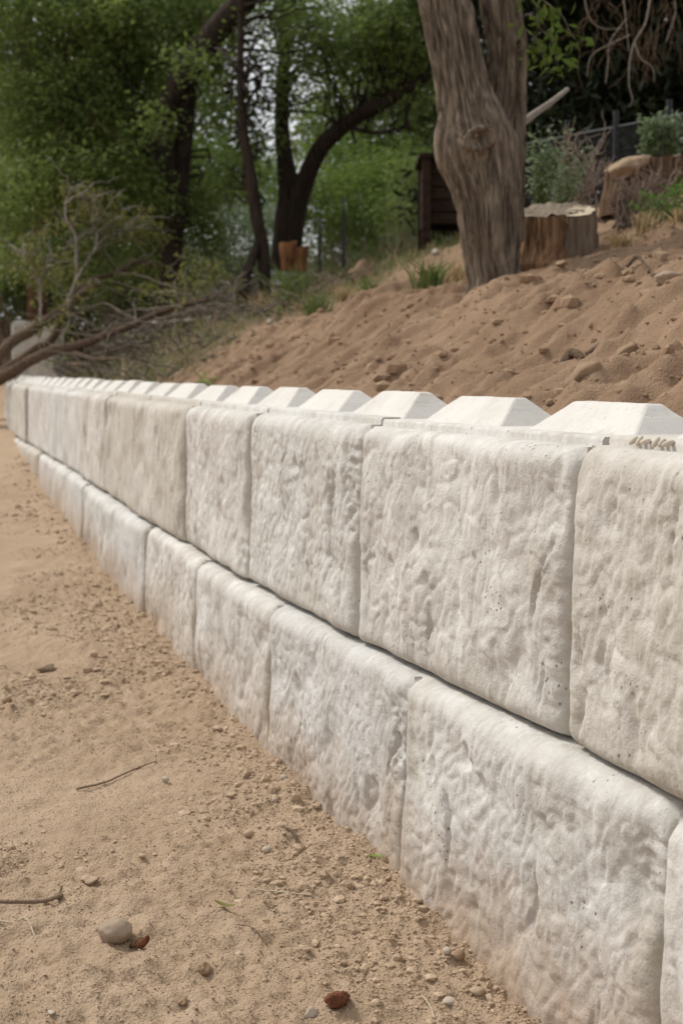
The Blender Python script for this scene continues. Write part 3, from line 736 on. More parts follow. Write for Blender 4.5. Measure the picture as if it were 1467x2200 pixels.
# soil crumbs
def crumbs(name, label, P, S, mat, seed, ico=ICO1):
    r = np.random.default_rng(seed); v, f = ico; N = len(P)
    q = r.uniform(.55, 1.2, (N, 1, 3)) * [1, 1, .75]; V = v[None] * (1 + r.normal(0, .16, (N, len(v), 1))) * q
    a = r.uniform(0, 6.28, N); c, s = np.cos(a)[:, None], np.sin(a)[:, None]
    V = np.stack([V[..., 0] * c - V[..., 1] * s, V[..., 0] * s + V[..., 1] * c, V[..., 2]], -1) * S[:, None, None] + P[:, None, :]
    F = f[None] + (np.arange(N) * len(v))[:, None, None]
    mb = MB(); mb.add(V.reshape(-1, 3), F.reshape(-1, 3)); return tag(mb.build(name, mat, None, smooth=False), label, 'gravel', kind='stuff')
r = np.random.default_rng(12)
N = 130000; y = 2.2 * np.exp(r.uniform(0, 1.9, N)); x = y * r.uniform(-.27, .16, N) ; d, s = wall_d(x, y)
cl = fbm(x * 1.7, y * 1.7, 5.5, 3, 71) + .75 * np.exp(-((-d - .05) / .38) ** 2); k = (d < -.045) & (cl + r.normal(0, .22, N) > .30); x, y, d = x[k], y[k], d[k]
x, y = x[:26000], y[:26000]; sz = .0019 + .0030 * r.pareto(3.0, len(x)); sz = np.minimum(sz, .016) * np.clip(y / 3.4, .8, 1.5)
N = 40000; yt = 2.3 * np.exp(r.uniform(0, .85, N)); xt = yt * r.uniform(-.27, .16, N); dt_, s = wall_d(xt, yt); k = (dt_ < -.04) & (fbm(xt * 2.5, yt * 2.5, 9.5, 3, 73) + r.normal(0, .3, N) > -.1); xt, yt = xt[k][:15000], yt[k][:15000]
x, y, sz = np.r_[x, xt], np.r_[y, yt], np.r_[sz, r.uniform(.0014, .0034, len(xt))]
crumbs('gravel', 'loose soil crumbs and fine gravel scattered over the yard', np.stack([x, y, yard_h(x, y) + sz * .1], 1), sz, CLOD if False else PEB, 5)
N = 16000; y = r.uniform(3.0, 12.5, N); x = r.uniform(-3, 3.2, N); d, s = wall_d(x, y); k = (d > .6) & (d < 3.0); x, y = x[k][:9000], y[k][:9000]
sz = np.minimum(.005 + .008 * r.pareto(2.5, len(x)), .055)
crumbs('gravel', 'earth crumbs and small clods strewn down the brown bank', np.stack([x, y, bank_h(x, y) + sz * .05], 1), sz, BCLOD, 6)

# ------------------------------------------------------------------ single stones, chips, sticks and leaves on the yard
YS = [('cobble', 'smooth rounded tan cobble, the biggest loose stone on the dirt', 'stone', 250, 2003, 74, .74, COBBLE, False, ICO4, .14),
      ('wood_chunk', 'reddish brown chunk of rotten wood at the bottom of the dirt', 'wood chunk', 721, 2160, 66, .62, REDWOOD, True, ICO3, .22),
      ('stone', 'pale grey angular stone touching the reddish wood chunk', 'stone', 668, 2177, 38, .8, PALE, True, ICO3, .2),
      ('bark_piece', 'dark brown bark piece lying alone on the packed dirt', 'bark', 102, 1436, 54, .36, STICK, True, ICO3, .3),
      ('pebble', 'rounded brown pebble at the foot of the wall, right of its paler neighbour', 'pebble', 986, 2058, 30, .8, CLOD, False, ICO3, .08),
      ('pebble', 'pale pebble left of the rounded brown pebble near the wall foot', 'pebble', 960, 2060, 22, .75, PALE, False, ICO3, .1),
      ('stone', 'flat pale stone standing on edge above the long brown twig', 'stone', 355, 1677, 22, .9, PALE, True, ICO2, .1),
      ('stone', 'tan lump at the left edge of the dirt below the lone bark piece', 'clod', 17, 1506, 26, .8, CLOD, True, ICO2, .2),
      ('pebble', 'white pebble below the short dark twig', 'pebble', 573, 1832, 22, .7, PALE, False, ICO2, .1),
      ('pebble', 'dark sided pebble left of the short dark twig', 'pebble', 535, 1806, 26, .7, PEB, False, ICO2, .15),
      ('pebble', 'oblong pebble half buried below the green leaf in mid dirt', 'pebble', 514, 2047, 18, .6, PALE, False, ICO2, .1),
      ('clod', 'crumbly brown clod between the cobble and the wood chunk', 'clod', 440, 2078, 44, .6, CLOD, True, ICO3, .4),
      ('clod', 'low brown clod near the bottom edge, left of the pale angular stone', 'clod', 393, 2146, 30, .6, CLOD, True, ICO3, .4),
      ('stone', 'small white chip lying flat near the bottom left corner', 'chip', 112, 2192, 24, .25, PALE, True, ICO2, .1),
      ('clod', 'cluster of pale dirt lumps above the cobble', 'clod', 190, 1890, 52, .4, PEB, True, ICO3, .5),
      ('pebble', 'flat pebble close to the wall, in front of the big lower block', 'pebble', 1025, 2125, 34, .5, PEB, False, ICO3, .15),
      ('pebble', 'pebble lying alone some way above the reddish wood chunk', 'pebble', 965, 2150, 32, .5, PALE, False, ICO3, .1),
      ('stone', 'broad crumbly clod wedged against the wall foot beside the dark joint', 'clod', 835, 1838, 26, .9, CLOD, True, ICO3, .2),
      ('clod', 'dark clod near the wall about half way along the dirt', 'clod', 362, 1447, 16, .8, CLOD, True, ICO2, .3),
      ('clod', 'dark clod in the far dirt straight above the lone bark piece', 'clod', 175, 1291, 22, .5, CLOD, True, ICO2, .3),
      ('clod', 'reddish clod to the right of the far dark clod', 'clod', 178, 1331, 22, .6, CLOD, True, ICO2, .3),
      ('pebble', 'tan pebble resting on the crumbs by the third lower block', 'pebble', 610, 1672, 20, .7, PALE, False, ICO2, .1),
      ('stone', 'grey chip near the wall on the crumbly strip', 'chip', 590, 1720, 24, .5, PALE, True, ICO2, .1)]
for i, (nm, lb, ct, px, py, wpx, asp, m, fac, ico, rg) in enumerate(YS):
    p = gp(px, py + wpx * asp * .3); s = ms(wpx, p)
    rock(nm, lb, ct, p, (s, s * (.9 if not fac else .72), s * asp), m, 100 + i, .4 * i, ico, rg, 'stones and clods on the yard', .2, fac)
# split bark chip by the cobble: two leaning plates
cp = gp(303, 2030); ch = thing('bark_chip', 'split brown bark chip touching the right side of the round cobble', 'bark', tuple(cp))
for k, (dx, dz, rt, m) in enumerate(((-.008, .010, .5, BROWNBARK), (.006, .012, .75, REDWOOD))):
    v, f = ICO2; v = v * [.020, .007, .010]; v = v * (1 + .25 * perlin(v[:, 0] * 150, v[:, 1] * 150, v[:, 2] * 150, k)[:, None]); c, s = math.cos(rt), math.sin(rt)
    v = np.stack([v[:, 0] * c - v[:, 2] * s, v[:, 1] - .006 * k, v[:, 0] * s + v[:, 2] * c], 1) + cp + [dx, 0, dz]
    mb = MB(); mb.add(v, f); mb.build('bark_plate', m, ch)
L_ = .006
stick('stick', 'straight brown stick reaching in from the left edge of the dirt', 'stick', [gp(-60, 1952, lift=.016), gp(20, 1948, lift=.015), gp(90, 1940, lift=.013), gp(136, 1938, lift=.012)], .0045, .0055, STICK, stub=[gp(126, 1936, lift=.008), gp(134, 1930, lift=.022)], wob=.008)
stick('twig', 'thin pale bent twig below the straight brown stick', 'twig', [gp(-20, 1978, lift=.004), gp(30, 1986, lift=.005), gp(56, 1980, lift=.006), gp(76, 2008, lift=.004)], .0025, .0018, STRAW)
stick('twig', 'long thin brown twig lying across the middle of the dirt', 'twig', [gp(165, 1702, lift=.008), gp(225, 1688, lift=.006), gp(285, 1666, lift=.006), gp(335, 1647, lift=.006)], .004, .002, STICK, wob=.01)
stick('twig', 'pale hair-thin twig rising from the end of the long brown twig', 'twig', [gp(335, 1648, lift=.004), gp(330, 1625, lift=.006), gp(312, 1596, lift=.005)], .0022, .0014, STRAW)
stick('twig', 'short dark twig lying near the wall on the crumbly strip', 'twig', [gp(612, 1786, lift=.008), gp(628, 1796, lift=.01), gp(648, 1814, lift=.006)], .0045, .004, BRANCH)
stick('straw', 'pale straw lying flat below the short dark twig', 'straw', [gp(538, 1912, lift=.004), gp(590, 1916, lift=.005), gp(630, 1920, lift=.005), gp(668, 1926, lift=.004)], .0022, .0018, STRAW)
stick('straw', 'faint straw lying by the wall below the fourth lower block', 'straw', [gp(530, 1722, lift=.004), gp(560, 1723, lift=.004), gp(588, 1727, lift=.004)], .002, .0016, STRAW)
stick('straw', 'curled pale straw near the bottom edge, right of the wood chunk', 'straw', [gp(905, 2150, lift=.004), gp(922, 2172, lift=.005), gp(934, 2200, lift=.004)], .002, .0016, STRAW)
stick('twig', 'thin brown twig right of the round cobble in the lower dirt', 'twig', [gp(512, 2002, lift=.004), gp(545, 2016, lift=.005), gp(575, 2032, lift=.004)], .0017, .0014, STICK)
stick('twig', 'dark twig leaning against the far lower course of the wall', 'twig', [gp(312, 1312, lift=.0), gp(316, 1296, lift=.05) + [.02, 0, 0], gp(318, 1290, lift=.12) + [.05, 0, 0]], .006, .004, BRANCH)
def ground_leaf(label, px, py, L, W, rt, mat, curl=.3):
    p = gp(px, py); n = 9; t = np.linspace(-1, 1, n); w_ = W * (1 - t ** 2) ** .7 * .5; V = []
    for i in range(n):
        for k in (-1, -.45, 0, .45, 1):
            V.append((t[i] * L / 2, k * w_[i], .004 + curl * L * .35 * t[i] ** 2 + abs(k) * w_[i] * .5))
    V = np.array(V); c, s = math.cos(rt), math.sin(rt); V = np.stack([V[:, 0] * c - V[:, 1] * s, V[:, 0] * s + V[:, 1] * c, V[:, 2]], 1) + p
    mb = MB(); mb.add(V, grid_faces(n, 5)); return tag(mb.build('leaf', mat), label, 'leaf')
ground_leaf('curled green leaf lying in the open dirt right of the cobble', 484, 1960, .062, .016, -.5, LEAF_W, .5)
ground_leaf('small bright green leaf lying at the wall foot beside the joint', 806, 1842, .04, .018, -.3, GREENLEAF, .25)
ground_leaf('tiny green leaf beside the straight brown stick', 88, 1946, .022, .01, .1, GREENLEAF, .1)

def s_at(px, off, z):
    lo, hi = arc[8 * K0] - 1.5, arc[8 * K0] + 9
    for _ in range(40):
        m = (lo + hi) / 2; p = on_line(m, off); x = 733.5 + FPX * p[0] / (p[1] * math.cos(PITCH) + (CAM_Z - z) * math.sin(PITCH))
        lo, hi = (m, hi) if x > px else (lo, m)
    return (lo + hi) / 2
# things lying on the wall
sp = s_at(1395, .075, 1.20); wp = on_line(sp, .075); kd = thing('seed_pod', 'dried pale seed pods lying on the wall edge in front of the nearest lug', 'seed pod', (wp[0], wp[1], 1.188))
for k in range(6):
    q = on_line(sp + .06 - .02 * k - (.015 if k > 2 else 0), .078); v, f = ICO2; v = v * [.0115 + .002 * math.sin(k * 3), .006, .0055]; rt = .7 + .45 * math.sin(k * 2.3); c, s = math.cos(rt), math.sin(rt)
    v = np.stack([v[:, 0] * c - v[:, 2] * s, v[:, 1], v[:, 0] * s + v[:, 2] * c], 1) + [q[0], q[1], 1.197]; mb = MB(); mb.add(v, f); mb.build('pod', POD, kd)
def leafy(name, label, cat, p, h, n, mat, lmat, seed, lsize, spread=.5, per=6, group=None, rad=.004):
    r = np.random.default_rng(seed); root = thing(name, label, cat, tuple(p), group); bb = MB(); tips = []
    for _ in range(n):
        a = r.uniform(0, 6.28); l = h * r.uniform(.6, 1.05); e = np.array(p) + [math.cos(a) * spread * l * r.uniform(.2, 1), math.sin(a) * spread * l * r.uniform(.2, 1), l]
        q = rpath(np.array(p) - [0, 0, .03], e, 7, .08, r); tube(bb, q, np.linspace(rad, rad * .35, 7), 4, False); tips += list(q[2:])
    bb.build('stem', mat, root)
    if lmat: lf = MB(); leaves(lf, tips, per, h * .06 + .008, lsize, r, .0, .38); lf.build('leaves', lmat, root)['kind'] = 'stuff'
    return root
q = on_line(arc[8 * K0] + .03, .50); leafy('weed', 'tiny dried weed caught between the two nearest lugs of the wall', 'weed', (q[0] + .05, q[1], 1.19), .07, 6, STICK, LEAF_W, 3, .02)
q = at(443, 836, 7.3); leafy('weed', 'small green seedling sprouting behind the wall lugs at the foot of the bank', 'weed', (q[0], q[1], 1.18), .13, 5, STICK, GREENLEAF, 4, .03, .25)

# ------------------------------------------------------------------ plants on the bank
def tuft(label, px, py, Y, h, n, mat, seed, group, spread=.6, name='grass_tuft', pos=None):
    r = np.random.default_rng(seed); p = at(px, py, Y) if pos is None else pos; p = np.array([p[0], p[1], zbank(p[0], p[1]) if pos is None else p[2]])
    mb = MB(); a = r.uniform(0, 6.28, n); b = p + np.stack([r.normal(0, h * .18, n), r.normal(0, h * .18, n), np.full(n, -.02)], 1)
    dr = np.stack([np.cos(a) * spread * r.uniform(.1, 1, n), np.sin(a) * spread * r.uniform(.1, 1, n), np.ones(n)], 1); L = h * r.uniform(.5, 1.1, (n, 1))
    sd = np.cross(dr, r.normal(0, 1, (n, 3))); sd /= np.linalg.norm(sd, axis=1)[:, None]; wd = .004 + .004 * r.random((n, 1))
    m_ = b + dr * L * .55; t = b + dr * L + dr * [1, 1, 0] * L * .5 - [0, 0, .1 * h]
    V = np.stack([b - sd * wd, b + sd * wd, m_ - sd * wd * .8, m_ + sd * wd * .8, t], 1); i0 = np.arange(n)[:, None] * 5
    mb.add(V.reshape(-1, 3), np.concatenate([i0 + [0, 1, 3], i0 + [0, 3, 2], i0 + [2, 3, 4]])); return tag(mb.build(name, mat), label, 'grass', group)
G = 'dry grass tufts on the bank'
for i, (px, py, Y, h, m, lb) in enumerate([
    (1335, 585, 8.0, .13, GRASS_D, 'small yellow dry grass tuft at the slope top, right of the cut stump'), (1385, 552, 8.3, .17, GRASS_D, 'dry straw grass tuft left of the pale rock on the right'),
    (1462, 520, 8.3, .11, GRASS_D, 'dry straw grass tuft at the right edge below the green bush'), (905, 505, 9.5, .2, GRASS_D, 'dry grass tuft by the far dark bin, left of the big tree'),
    (950, 490, 10, .24, GRASS_D, 'taller dry grass tuft between the dark bin and the big tree'), (870, 515, 10.5, .22, GRASS_G, 'olive green tuft on the crest left of the dark bin'),
    (930, 545, 9.2, .26, GRASS_G, 'thin green tuft next to the small pale stone'), (985, 488, 10.5, .2, GRASS_D, 'dry grass tuft touching the big tree on its left'),
    (680, 625, 12, .3, GRASS_G, 'green weed tuft on the far slope above the brush pile'), (625, 580, 15.5, .55, GRASS_G, 'tall green weed tuft in front of the orange stumps'),
    (600, 600, 16, .3, GRASS_D, 'dry russet tuft between the thin dark trunk and the orange stumps'), (560, 600, 16.5, .35, GRASS_D, 'russet grass tuft at the foot of the thin dark trunk'),
    (740, 555, 13, .2, GRASS_D, 'low dry tuft on the crest above the large tan clod'), (800, 530, 12, .25, GRASS_G, 'olive tuft on the crest behind the large tan clod')]):
    tuft(lb, px, py, Y, h, 90, m, 200 + i, G)
# bare shrubs
def bare_shrub(label, px, py, Y, reach, n, mat, seed, lean=0.0, group='bare shrubs on the bank', leaf=None):
    r = np.random.default_rng(seed); p = at(px, py, Y); z = zbank(p[0], p[1]); p = np.array([p[0], p[1], max(z, p[2]) - .03 if abs(z - p[2]) < .5 else p[2] - .03]); root = thing('bare_shrub', label, 'shrub', tuple(p), group); bb = MB(); tips = []
    for _ in range(n):
        a = r.uniform(0, 6.28); l = reach * r.uniform(.55, 1.05); e = p + np.array([math.cos(a) * .6 * l * r.uniform(.1, 1) + lean * l, math.sin(a) * .5 * l * r.uniform(.1, 1), l * r.uniform(.6, 1)])
        q = rpath(p + r.normal(0, .05, 3) * [1, 1, 0], e, 9, .13, r); tube(bb, q, np.linspace(.009, .003, 9), 5, False)
        for k in range(5):
            i = r.integers(3, 8); d = r.normal(0, 1, 3); d[2] = abs(d[2]) + .6; d /= np.linalg.norm(d); q2 = rpath(q[i], q[i] + d * l * r.uniform(.15, .4), 6, .12, r); tube(bb, q2, np.linspace(.0045, .002, 6), 4, False); tips += list(q2[2:])
    bb.build('twigs', mat, root)['kind'] = 'stuff'
    if leaf: lf = MB(); leaves(lf, tips, 3, .03, .045, r, .1); lf.build('leaves', leaf, root)
    return root
bare_shrub('bare pinkish grey shrub fanning out right behind the cut stump', 1262, 470, 9.4, .62, 14, TWIG, 1, -.25)
bare_shrub('dense bare shrub between the cut stump and the green bush', 1340, 480, 9.2, .36, 26, TWIG, 2, 0)
bare_shrub('bare upright twigs left of the log slab', 1235, 440, 9.8, .50, 12, TWIG, 4, .0)
bare_shrub('low tangle of bare twigs under the wide crumbling stump', 1400, 435, 9.9, .30, 20, TWIG, 5, .1)
def bush(name, label, ell, lmat, seed, group=None, density=300, n_per=30, spread=.05, size=.045, stem=TWIG, aspect=.4, droop=-.1):
    x, y, z = ell[0][:3]; base = np.array([x, y, zbank(x, y) - .03]); root = thing(name, label, 'bush', tuple(base), group)
    r = np.random.default_rng(seed); cl = clumps(ell, r, density); mb = MB(); leaves(mb, cl, n_per, spread, size, r, droop, aspect); mb.build('foliage', lmat, root)
    bb = MB()
    for q in cl[r.permutation(len(cl))[:40]]: tube(bb, rpath(base + r.normal(0, .04, 3) * [1, 1, 0], q, 6, .1, r), np.linspace(.012, .004, 6), 4, False)
    bb.build('stem', stem, root); return root
bush('green_bush', 'small bright green bush at the right edge under the wide stump', [E(1420, 445, 8.7, .17, .11), E(1470, 440, 8.7, .2, .15), E(1385, 455, 8.7, .10, .07)], mat_leaf('bush_leaf', (.10, .20, .04), (.17, .28, .06)), 41, density=9000, n_per=22, spread=.025, size=.03)
leafy('weed', 'feathery green weed stems right of the big tree', 'weed', at(1160, 450, 9.0), .5, 26, GRASS_G, LEAF_S, 51, .04, .35, 4)
leafy('weed', 'green weed shoots between the big tree and the bare shrub', 'weed', at(1205, 470, 9.2), .42, 22, GRASS_G, LEAF_S, 52, .04, .5, 4)
for px, lb in ((1395, 'spiky green weed growing behind the log slab'), (1440, 'spiky green weed growing behind the wide stump, at the right edge')):
    leafy('weed', lb, 'weed', at(px, 340, 11.6), .34, 18, GRASS_G, LEAF_S, px, .06, .3, 5)

# ------------------------------------------------------------------ fence, posts and timber bin
def box(mb, c, s, rz=0.0):
    v = np.array([(x, y, z) for x in (-.5, .5) for y in (-.5, .5) for z in (-.5, .5)]) * s; a, b = math.cos(rz), math.sin(rz)
    v = np.stack([v[:, 0] * a - v[:, 1] * b, v[:, 0] * b + v[:, 1] * a, v[:, 2]], 1) + c
    mb.add(v, [[0, 1, 3, 2], [4, 6, 7, 5], [0, 4, 5, 1], [2, 3, 7, 6], [0, 2, 6, 4], [1, 5, 7, 3]])
def bobj(name, c, s, mat, parent=None, rz=0.0): mb = MB(); box(mb, np.array(c), np.array(s), rz); return mb.build(name, mat, parent, False)
bn = at(1010, 482, 15.5); zb = bn[2]; x0, x1 = at(907, 480, 15.5)[0], at(1135, 480, 15.5)[0]
bin_ = thing('timber_bin', 'dark slatted timber bin standing behind the big tree', 'bin', (bn[0], bn[1], zb))
H_ = .70
for x in (x0 + .04, (x0 + x1) / 2, x1 - .04):
    for yy in (0, .85): bobj('post', (x, 15.5 + yy, zb + H_ / 2 - .1), (.09, .09, H_ + .2), WOOD_DK, bin_)
for k in range(5):
    for yy in (.06, .80): bobj('plank', ((x0 + x1) / 2 + .012 * (k % 2), 15.5 + yy, zb + .07 + k * .132), (x1 - x0 - .01, .025, .118), WOOD_DK, bin_)
    for xx in (x0 + .03, x1 - .03): bobj('plank', (xx, 15.93, zb + .07 + k * .132), (.025, .72, .118), WOOD_DK, bin_)
bobj('lid', ((x0 + x1) / 2, 15.93, zb + H_ + .02), (x1 - x0 + .08, 1.05, .035), WOOD_DK, bin_)
for px, y0, y1, m, lb in ((687, 470, 556, METAL_D, 'thin dark steel post standing left of the taller post, beyond the crest'), (738, 425, 545, METAL_D, 'taller dark steel post with a grey top, beyond the crest')):
    b, t = at(px, y1 + 30, 16.5), at(px, y0, 16.5); po = thing('fence_post', lb, 'post', tuple(b), 'steel posts beyond the crest'); mb = MB(); L = t[2] - b[2]
    box(mb, (b[0], b[1], b[2] + L * .42), (.035, .012, L * .84)); box(mb, (b[0], b[1] + .016, b[2] + L * .42), (.010, .022, L * .84)); mb.build('stake', METAL_D, po, False)
    mb = MB(); box(mb, (b[0], b[1], b[2] + L * .92), (.036, .013, L * .16)); mb.build('top', METAL_G, po, False)
fa, fb = at(1120, 312, 13.5), at(1560, 228, 11.5); fe = thing('wire_fence', 'dark wire fence climbing to the right behind the bare shrubs', 'fence', tuple(fa))
fd = fb - fa; FH = .75
for k, u in enumerate((.0, .25, .5, .75, 1.0)):
    q = fa + fd * u; mb = MB(); tube(mb, [q - [0, 0, FH], q - [0, 0, .3], q + [0, 0, .14]], [.025] * 3, 8); mb.build('post', METAL_D, fe)
mb = MB(); tube(mb, [fa, fa + fd * .5, fb], [.012] * 3, 6); mb.build('rail', METAL_D, fe)
mb = MB()
for k in range(90):
    for sgn in (-1, 1):
        u = k / 90; a = fa + fd * u; u2 = u + sgn * .075
        if 0 <= u2 <= 1: b = fa + fd * u2; tube(mb, [a, (a + b) / 2 - [0, 0, FH / 2], b - [0, 0, FH]], [.0022] * 3, 3, False)
o = mb.build('wire_mesh', METAL_D, fe); o['kind'] = 'stuff'

# ------------------------------------------------------------------ far end of the wall: concrete blocks, board fence
def cblock(label, px0, px1, yt, yb, Y, depth, rz):
    a, b = at(px0, yb, Y), at(px1, yt, Y); bm = bmesh.new(); bmesh.ops.create_cube(bm, size=1)
    bmesh.ops.scale(bm, vec=(b[0] - a[0], depth, b[2] - a[2]), verts=bm.verts); bmesh.ops.bevel(bm, geom=bm.edges[:], offset=.03, segments=2, affect='EDGES')
    bmesh.ops.subdivide_edges(bm, edges=bm.edges[:], cuts=3, use_grid_fill=True)
    for v in bm.verts: v.co += Vector((.02, .02, .02)) * float(perlin(v.co.x * 5 + px0, v.co.y * 5, v.co.z * 5, 3))
    me = bpy.data.meshes.new('concrete_block'); bm.to_mesh(me); bm.free(); o = link('concrete_block', me, CONC_G); o.location = ((a[0] + b[0]) / 2, Y + depth / 2, (a[2] + b[2]) / 2); o.rotation_euler[2] = rz
    return tag(o, label, 'concrete block', 'loose concrete blocks beyond the wall end')
cblock('loose pale concrete block behind the wall end, on the left of the pair', 22, 59, 690, 850, 24.7, .6, .25)
cblock('loose pale concrete block behind the wall end, on the right under the branches', 66, 122, 700, 850, 24.4, .6, -.1)
bf = thing('board_fence', 'brown upright board fence at the far left edge beyond the wall end', 'fence', tuple(at(-40, 900, 27)))
for k in range(9):
    a = at(-96 + 14 * k, 905, 27.5 + .02 * (k % 3)); t = at(0, 688 + 5 * (k % 2), 27.5); bobj('board', (a[0], a[1], (a[2] - .5 + t[2]) / 2), (.118, .03, t[2] - a[2] + .5), FENCE_B, bf)
for yy in (735, 840): a = at(-40, yy, 27.62); bobj('rail', (a[0], 27.64, a[2]), (1.2, .06, .09), FENCE_B, bf)

# ------------------------------------------------------------------ fallen branches over the far end
BY = 17.6
def limb_set(label, Y, chains, mats, seed, leafn=0, twigs=14):
    first = at(*chains[0][0][0], Y); root = thing('fallen_branch', label, 'branch', tuple(first), 'fallen branches at the wall end'); r = np.random.default_rng(seed); tips = []; tw = MB()
    for i, (pts, r0, r1, dy, m) in enumerate(chains):
        n = len(pts); Q = [at(px, py, Y + dy * j / max(1, n - 1)) for j, (px, py) in enumerate(pts)]; P = catmull(Q, 10 * n); mb = MB()
        tube(mb, P + np.cumsum(r.normal(0, .0025, P.shape), 0), np.linspace(r0, r1, len(P)), 9, True, lambda s, a, q: .12 * r0 * perlin(np.cos(a) * 2, np.sin(a) * 2, s * 4, seed)); mb.build('stem' if i == 0 else 'side_branch', mats[m], root)
        for _ in range(twigs):
            k = r.integers(len(P) // 3, len(P)); d = r.normal(0, 1, 3) + [0.25, 0, .35]; d /= np.linalg.norm(d); q = rpath(P[k], P[k] + d * r.uniform(.15, .65), 7, .14, r, .04); tube(tw, q, np.linspace(.009, .0035, 7), 4, False); tips += list(q[2:])
    tw.build('twigs', BRANCH_G, root)['kind'] = 'stuff'
    if leafn:
        r2 = r.permutation(len(tips))[:leafn]; lf = MB(); leaves(lf, np.array(tips)[r2] - [0, 0, .06], 7, .07, .085, r, 1.0, .4); lf.build('leaves', LEAF_W, root)
MT = [BRANCH, BRANCH_G, mat_bark('brown_branch', (.05, .036, .027), (.15, .10, .068), (.10, .066, .045), 30, 30)]
limb_set('thick peeled brown branch rising from the left edge above the wall end', BY, [([(-90, 830), (0, 762), (29, 735), (72, 709), (100, 685), (143, 657), (181, 628), (212, 612)], .085, .035, .5, 0),
    ([(88, 690), (87, 640), (86, 604), (70, 575), (57, 552), (48, 513)], .022, .010, .3, 1), ([(86, 604), (100, 580), (110, 547)], .014, .007, .1, 1)], MT, 3, 90, 14)
limb_set('dark forked branch with a curved grey shoot standing highest in the pile', BY + .6, [([(-60, 850), (0, 803), (48, 771), (86, 743), (115, 723), (143, 655), (172, 623), (210, 595), (258, 580), (296, 559), (315, 562), (372, 573)], .075, .016, .6, 0),
    ([(143, 661), (160, 620), (165, 595), (164, 550), (162, 509), (146, 475), (143, 437), (157, 405)], .032, .010, .3, 1), ([(143, 437), (162, 425), (185, 426), (198, 444)], .014, .006, .2, 1), ([(150, 640), (172, 590), (205, 537), (234, 504), (243, 483)], .026, .012, .2, 1), ([(224, 512), (255, 500), (290, 486)], .010, .005, .2, 1), ([(205, 537), (210, 500), (208, 470)], .012, .006, .1, 1)], MT, 5, 150, 14)
limb_set('long dark branch lying over the wall end and reaching right to the bank', BY - .2, [([(-60, 850), (0, 812), (29, 797), (76, 768), (119, 749), (191, 735), (248, 714), (305, 690), (363, 664), (410, 652), (460, 640)], .085, .018, -2.6, 2),
    ([(119, 747), (157, 757), (215, 771), (262, 771), (324, 778), (382, 771), (430, 768)], .035, .012, -2.2, 0), ([(305, 695), (334, 697), (380, 694), (420, 690), (477, 680), (520, 672)], .04, .014, -1.2, 1), ([(425, 685), (453, 709), (495, 718), (534, 719)], .014, .006, -.4, 1), ([(200, 735), (240, 745), (270, 735), (300, 722)], .03, .010, -.6, 1), ([(363, 666), (420, 655), (470, 652), (500, 640)], .016, .006, -.6, 1)], MT, 7, 50, 18)
# dead brush and dry grass behind the far wall
r = np.random.default_rng(77)
mb = MB(); k = 0
while k < 480:
    y = r.uniform(11.0, 22); x = r.uniform(-4.6, .2); d, s = wall_d(np.array([x]), np.array([y]))
    if not (.75 < d[0] < 3.4) or y - x * 1.34 < 13.4: continue
    z = zbank(x, y); a = r.uniform(0, 6.28); l = r.uniform(.2, .8); q = rpath((x, y, z + .02), (x + math.cos(a) * l, y + math.sin(a) * l, z + r.uniform(.02, .45) * l + .05), 6, .12, r); tube(mb, q, np.linspace(.010, .003, 6), 4, False); k += 1
k = 0
while k < 36:
    y = r.uniform(13.5, 19); x = at(r.uniform(110, 420), 700, y)[0]; d, s = wall_d(np.array([x]), np.array([y]))
    if not (.7 < d[0] < 2.6): continue
    z = zbank(x, y); l = r.uniform(.5, 1.5); q = rpath((x, y, z + r.uniform(.05, .5)), (x + l * r.choice([-1, 1]) * .9, y + r.normal(0, .4), z + r.uniform(.1, .75)), 10, .07, r, .05); tube(mb, q, np.linspace(.014, .004, 10), 5, False); k += 1
tag(mb.build('brushwood', mat_bark('dead_brush', (.11, .09, .07), (.23, .19, .15), (.15, .115, .085), 30, 30)), 'tangle of dead grey brushwood on the far slope behind the wall', 'brushwood', kind='stuff')
N = 26000; y = r.uniform(10.5, 30, N); x = r.uniform(-5, 5, N); d, s = wall_d(x, y); k = (d > .7) & (y - x * 1.34 + r.normal(0, .5, N) > 13.3); x, y = x[k], y[k]; z = bank_h(x, y); n = len(x)
def blades(name, label, x, y, z, h, mat, seed):
    r = np.random.default_rng(seed); n = len(x); b = np.stack([x, y, z - .02], 1); dr = np.stack([r.normal(0, .45, n), r.normal(0, .45, n), np.ones(n)], 1); L = h * r.uniform(.4, 1.2, (n, 1)); sd = r.normal(0, 1, (n, 3)) * [1, 1, 0]; sd /= np.linalg.norm(sd, axis=1)[:, None]; wd = .005 + .005 * r.random((n, 1))
    V = np.stack([b - sd * wd, b + sd * wd, b + dr * L], 1); mb = MB(); mb.add(V.reshape(-1, 3), np.arange(n * 3).reshape(-1, 3)); return tag(mb.build(name, mat), label, 'grass', kind='stuff')
h = n // 2
blades('dry_grass', 'thin dry grass covering the far slope under the trees', x[:h // 2], y[:h // 2], z[:h // 2], .2, GRASS_D, 1)
blades('green_weeds', 'low green weeds mixed through the far slope under the trees', x[h:], y[h:], z[h:], .16, GRASS_G, 2)

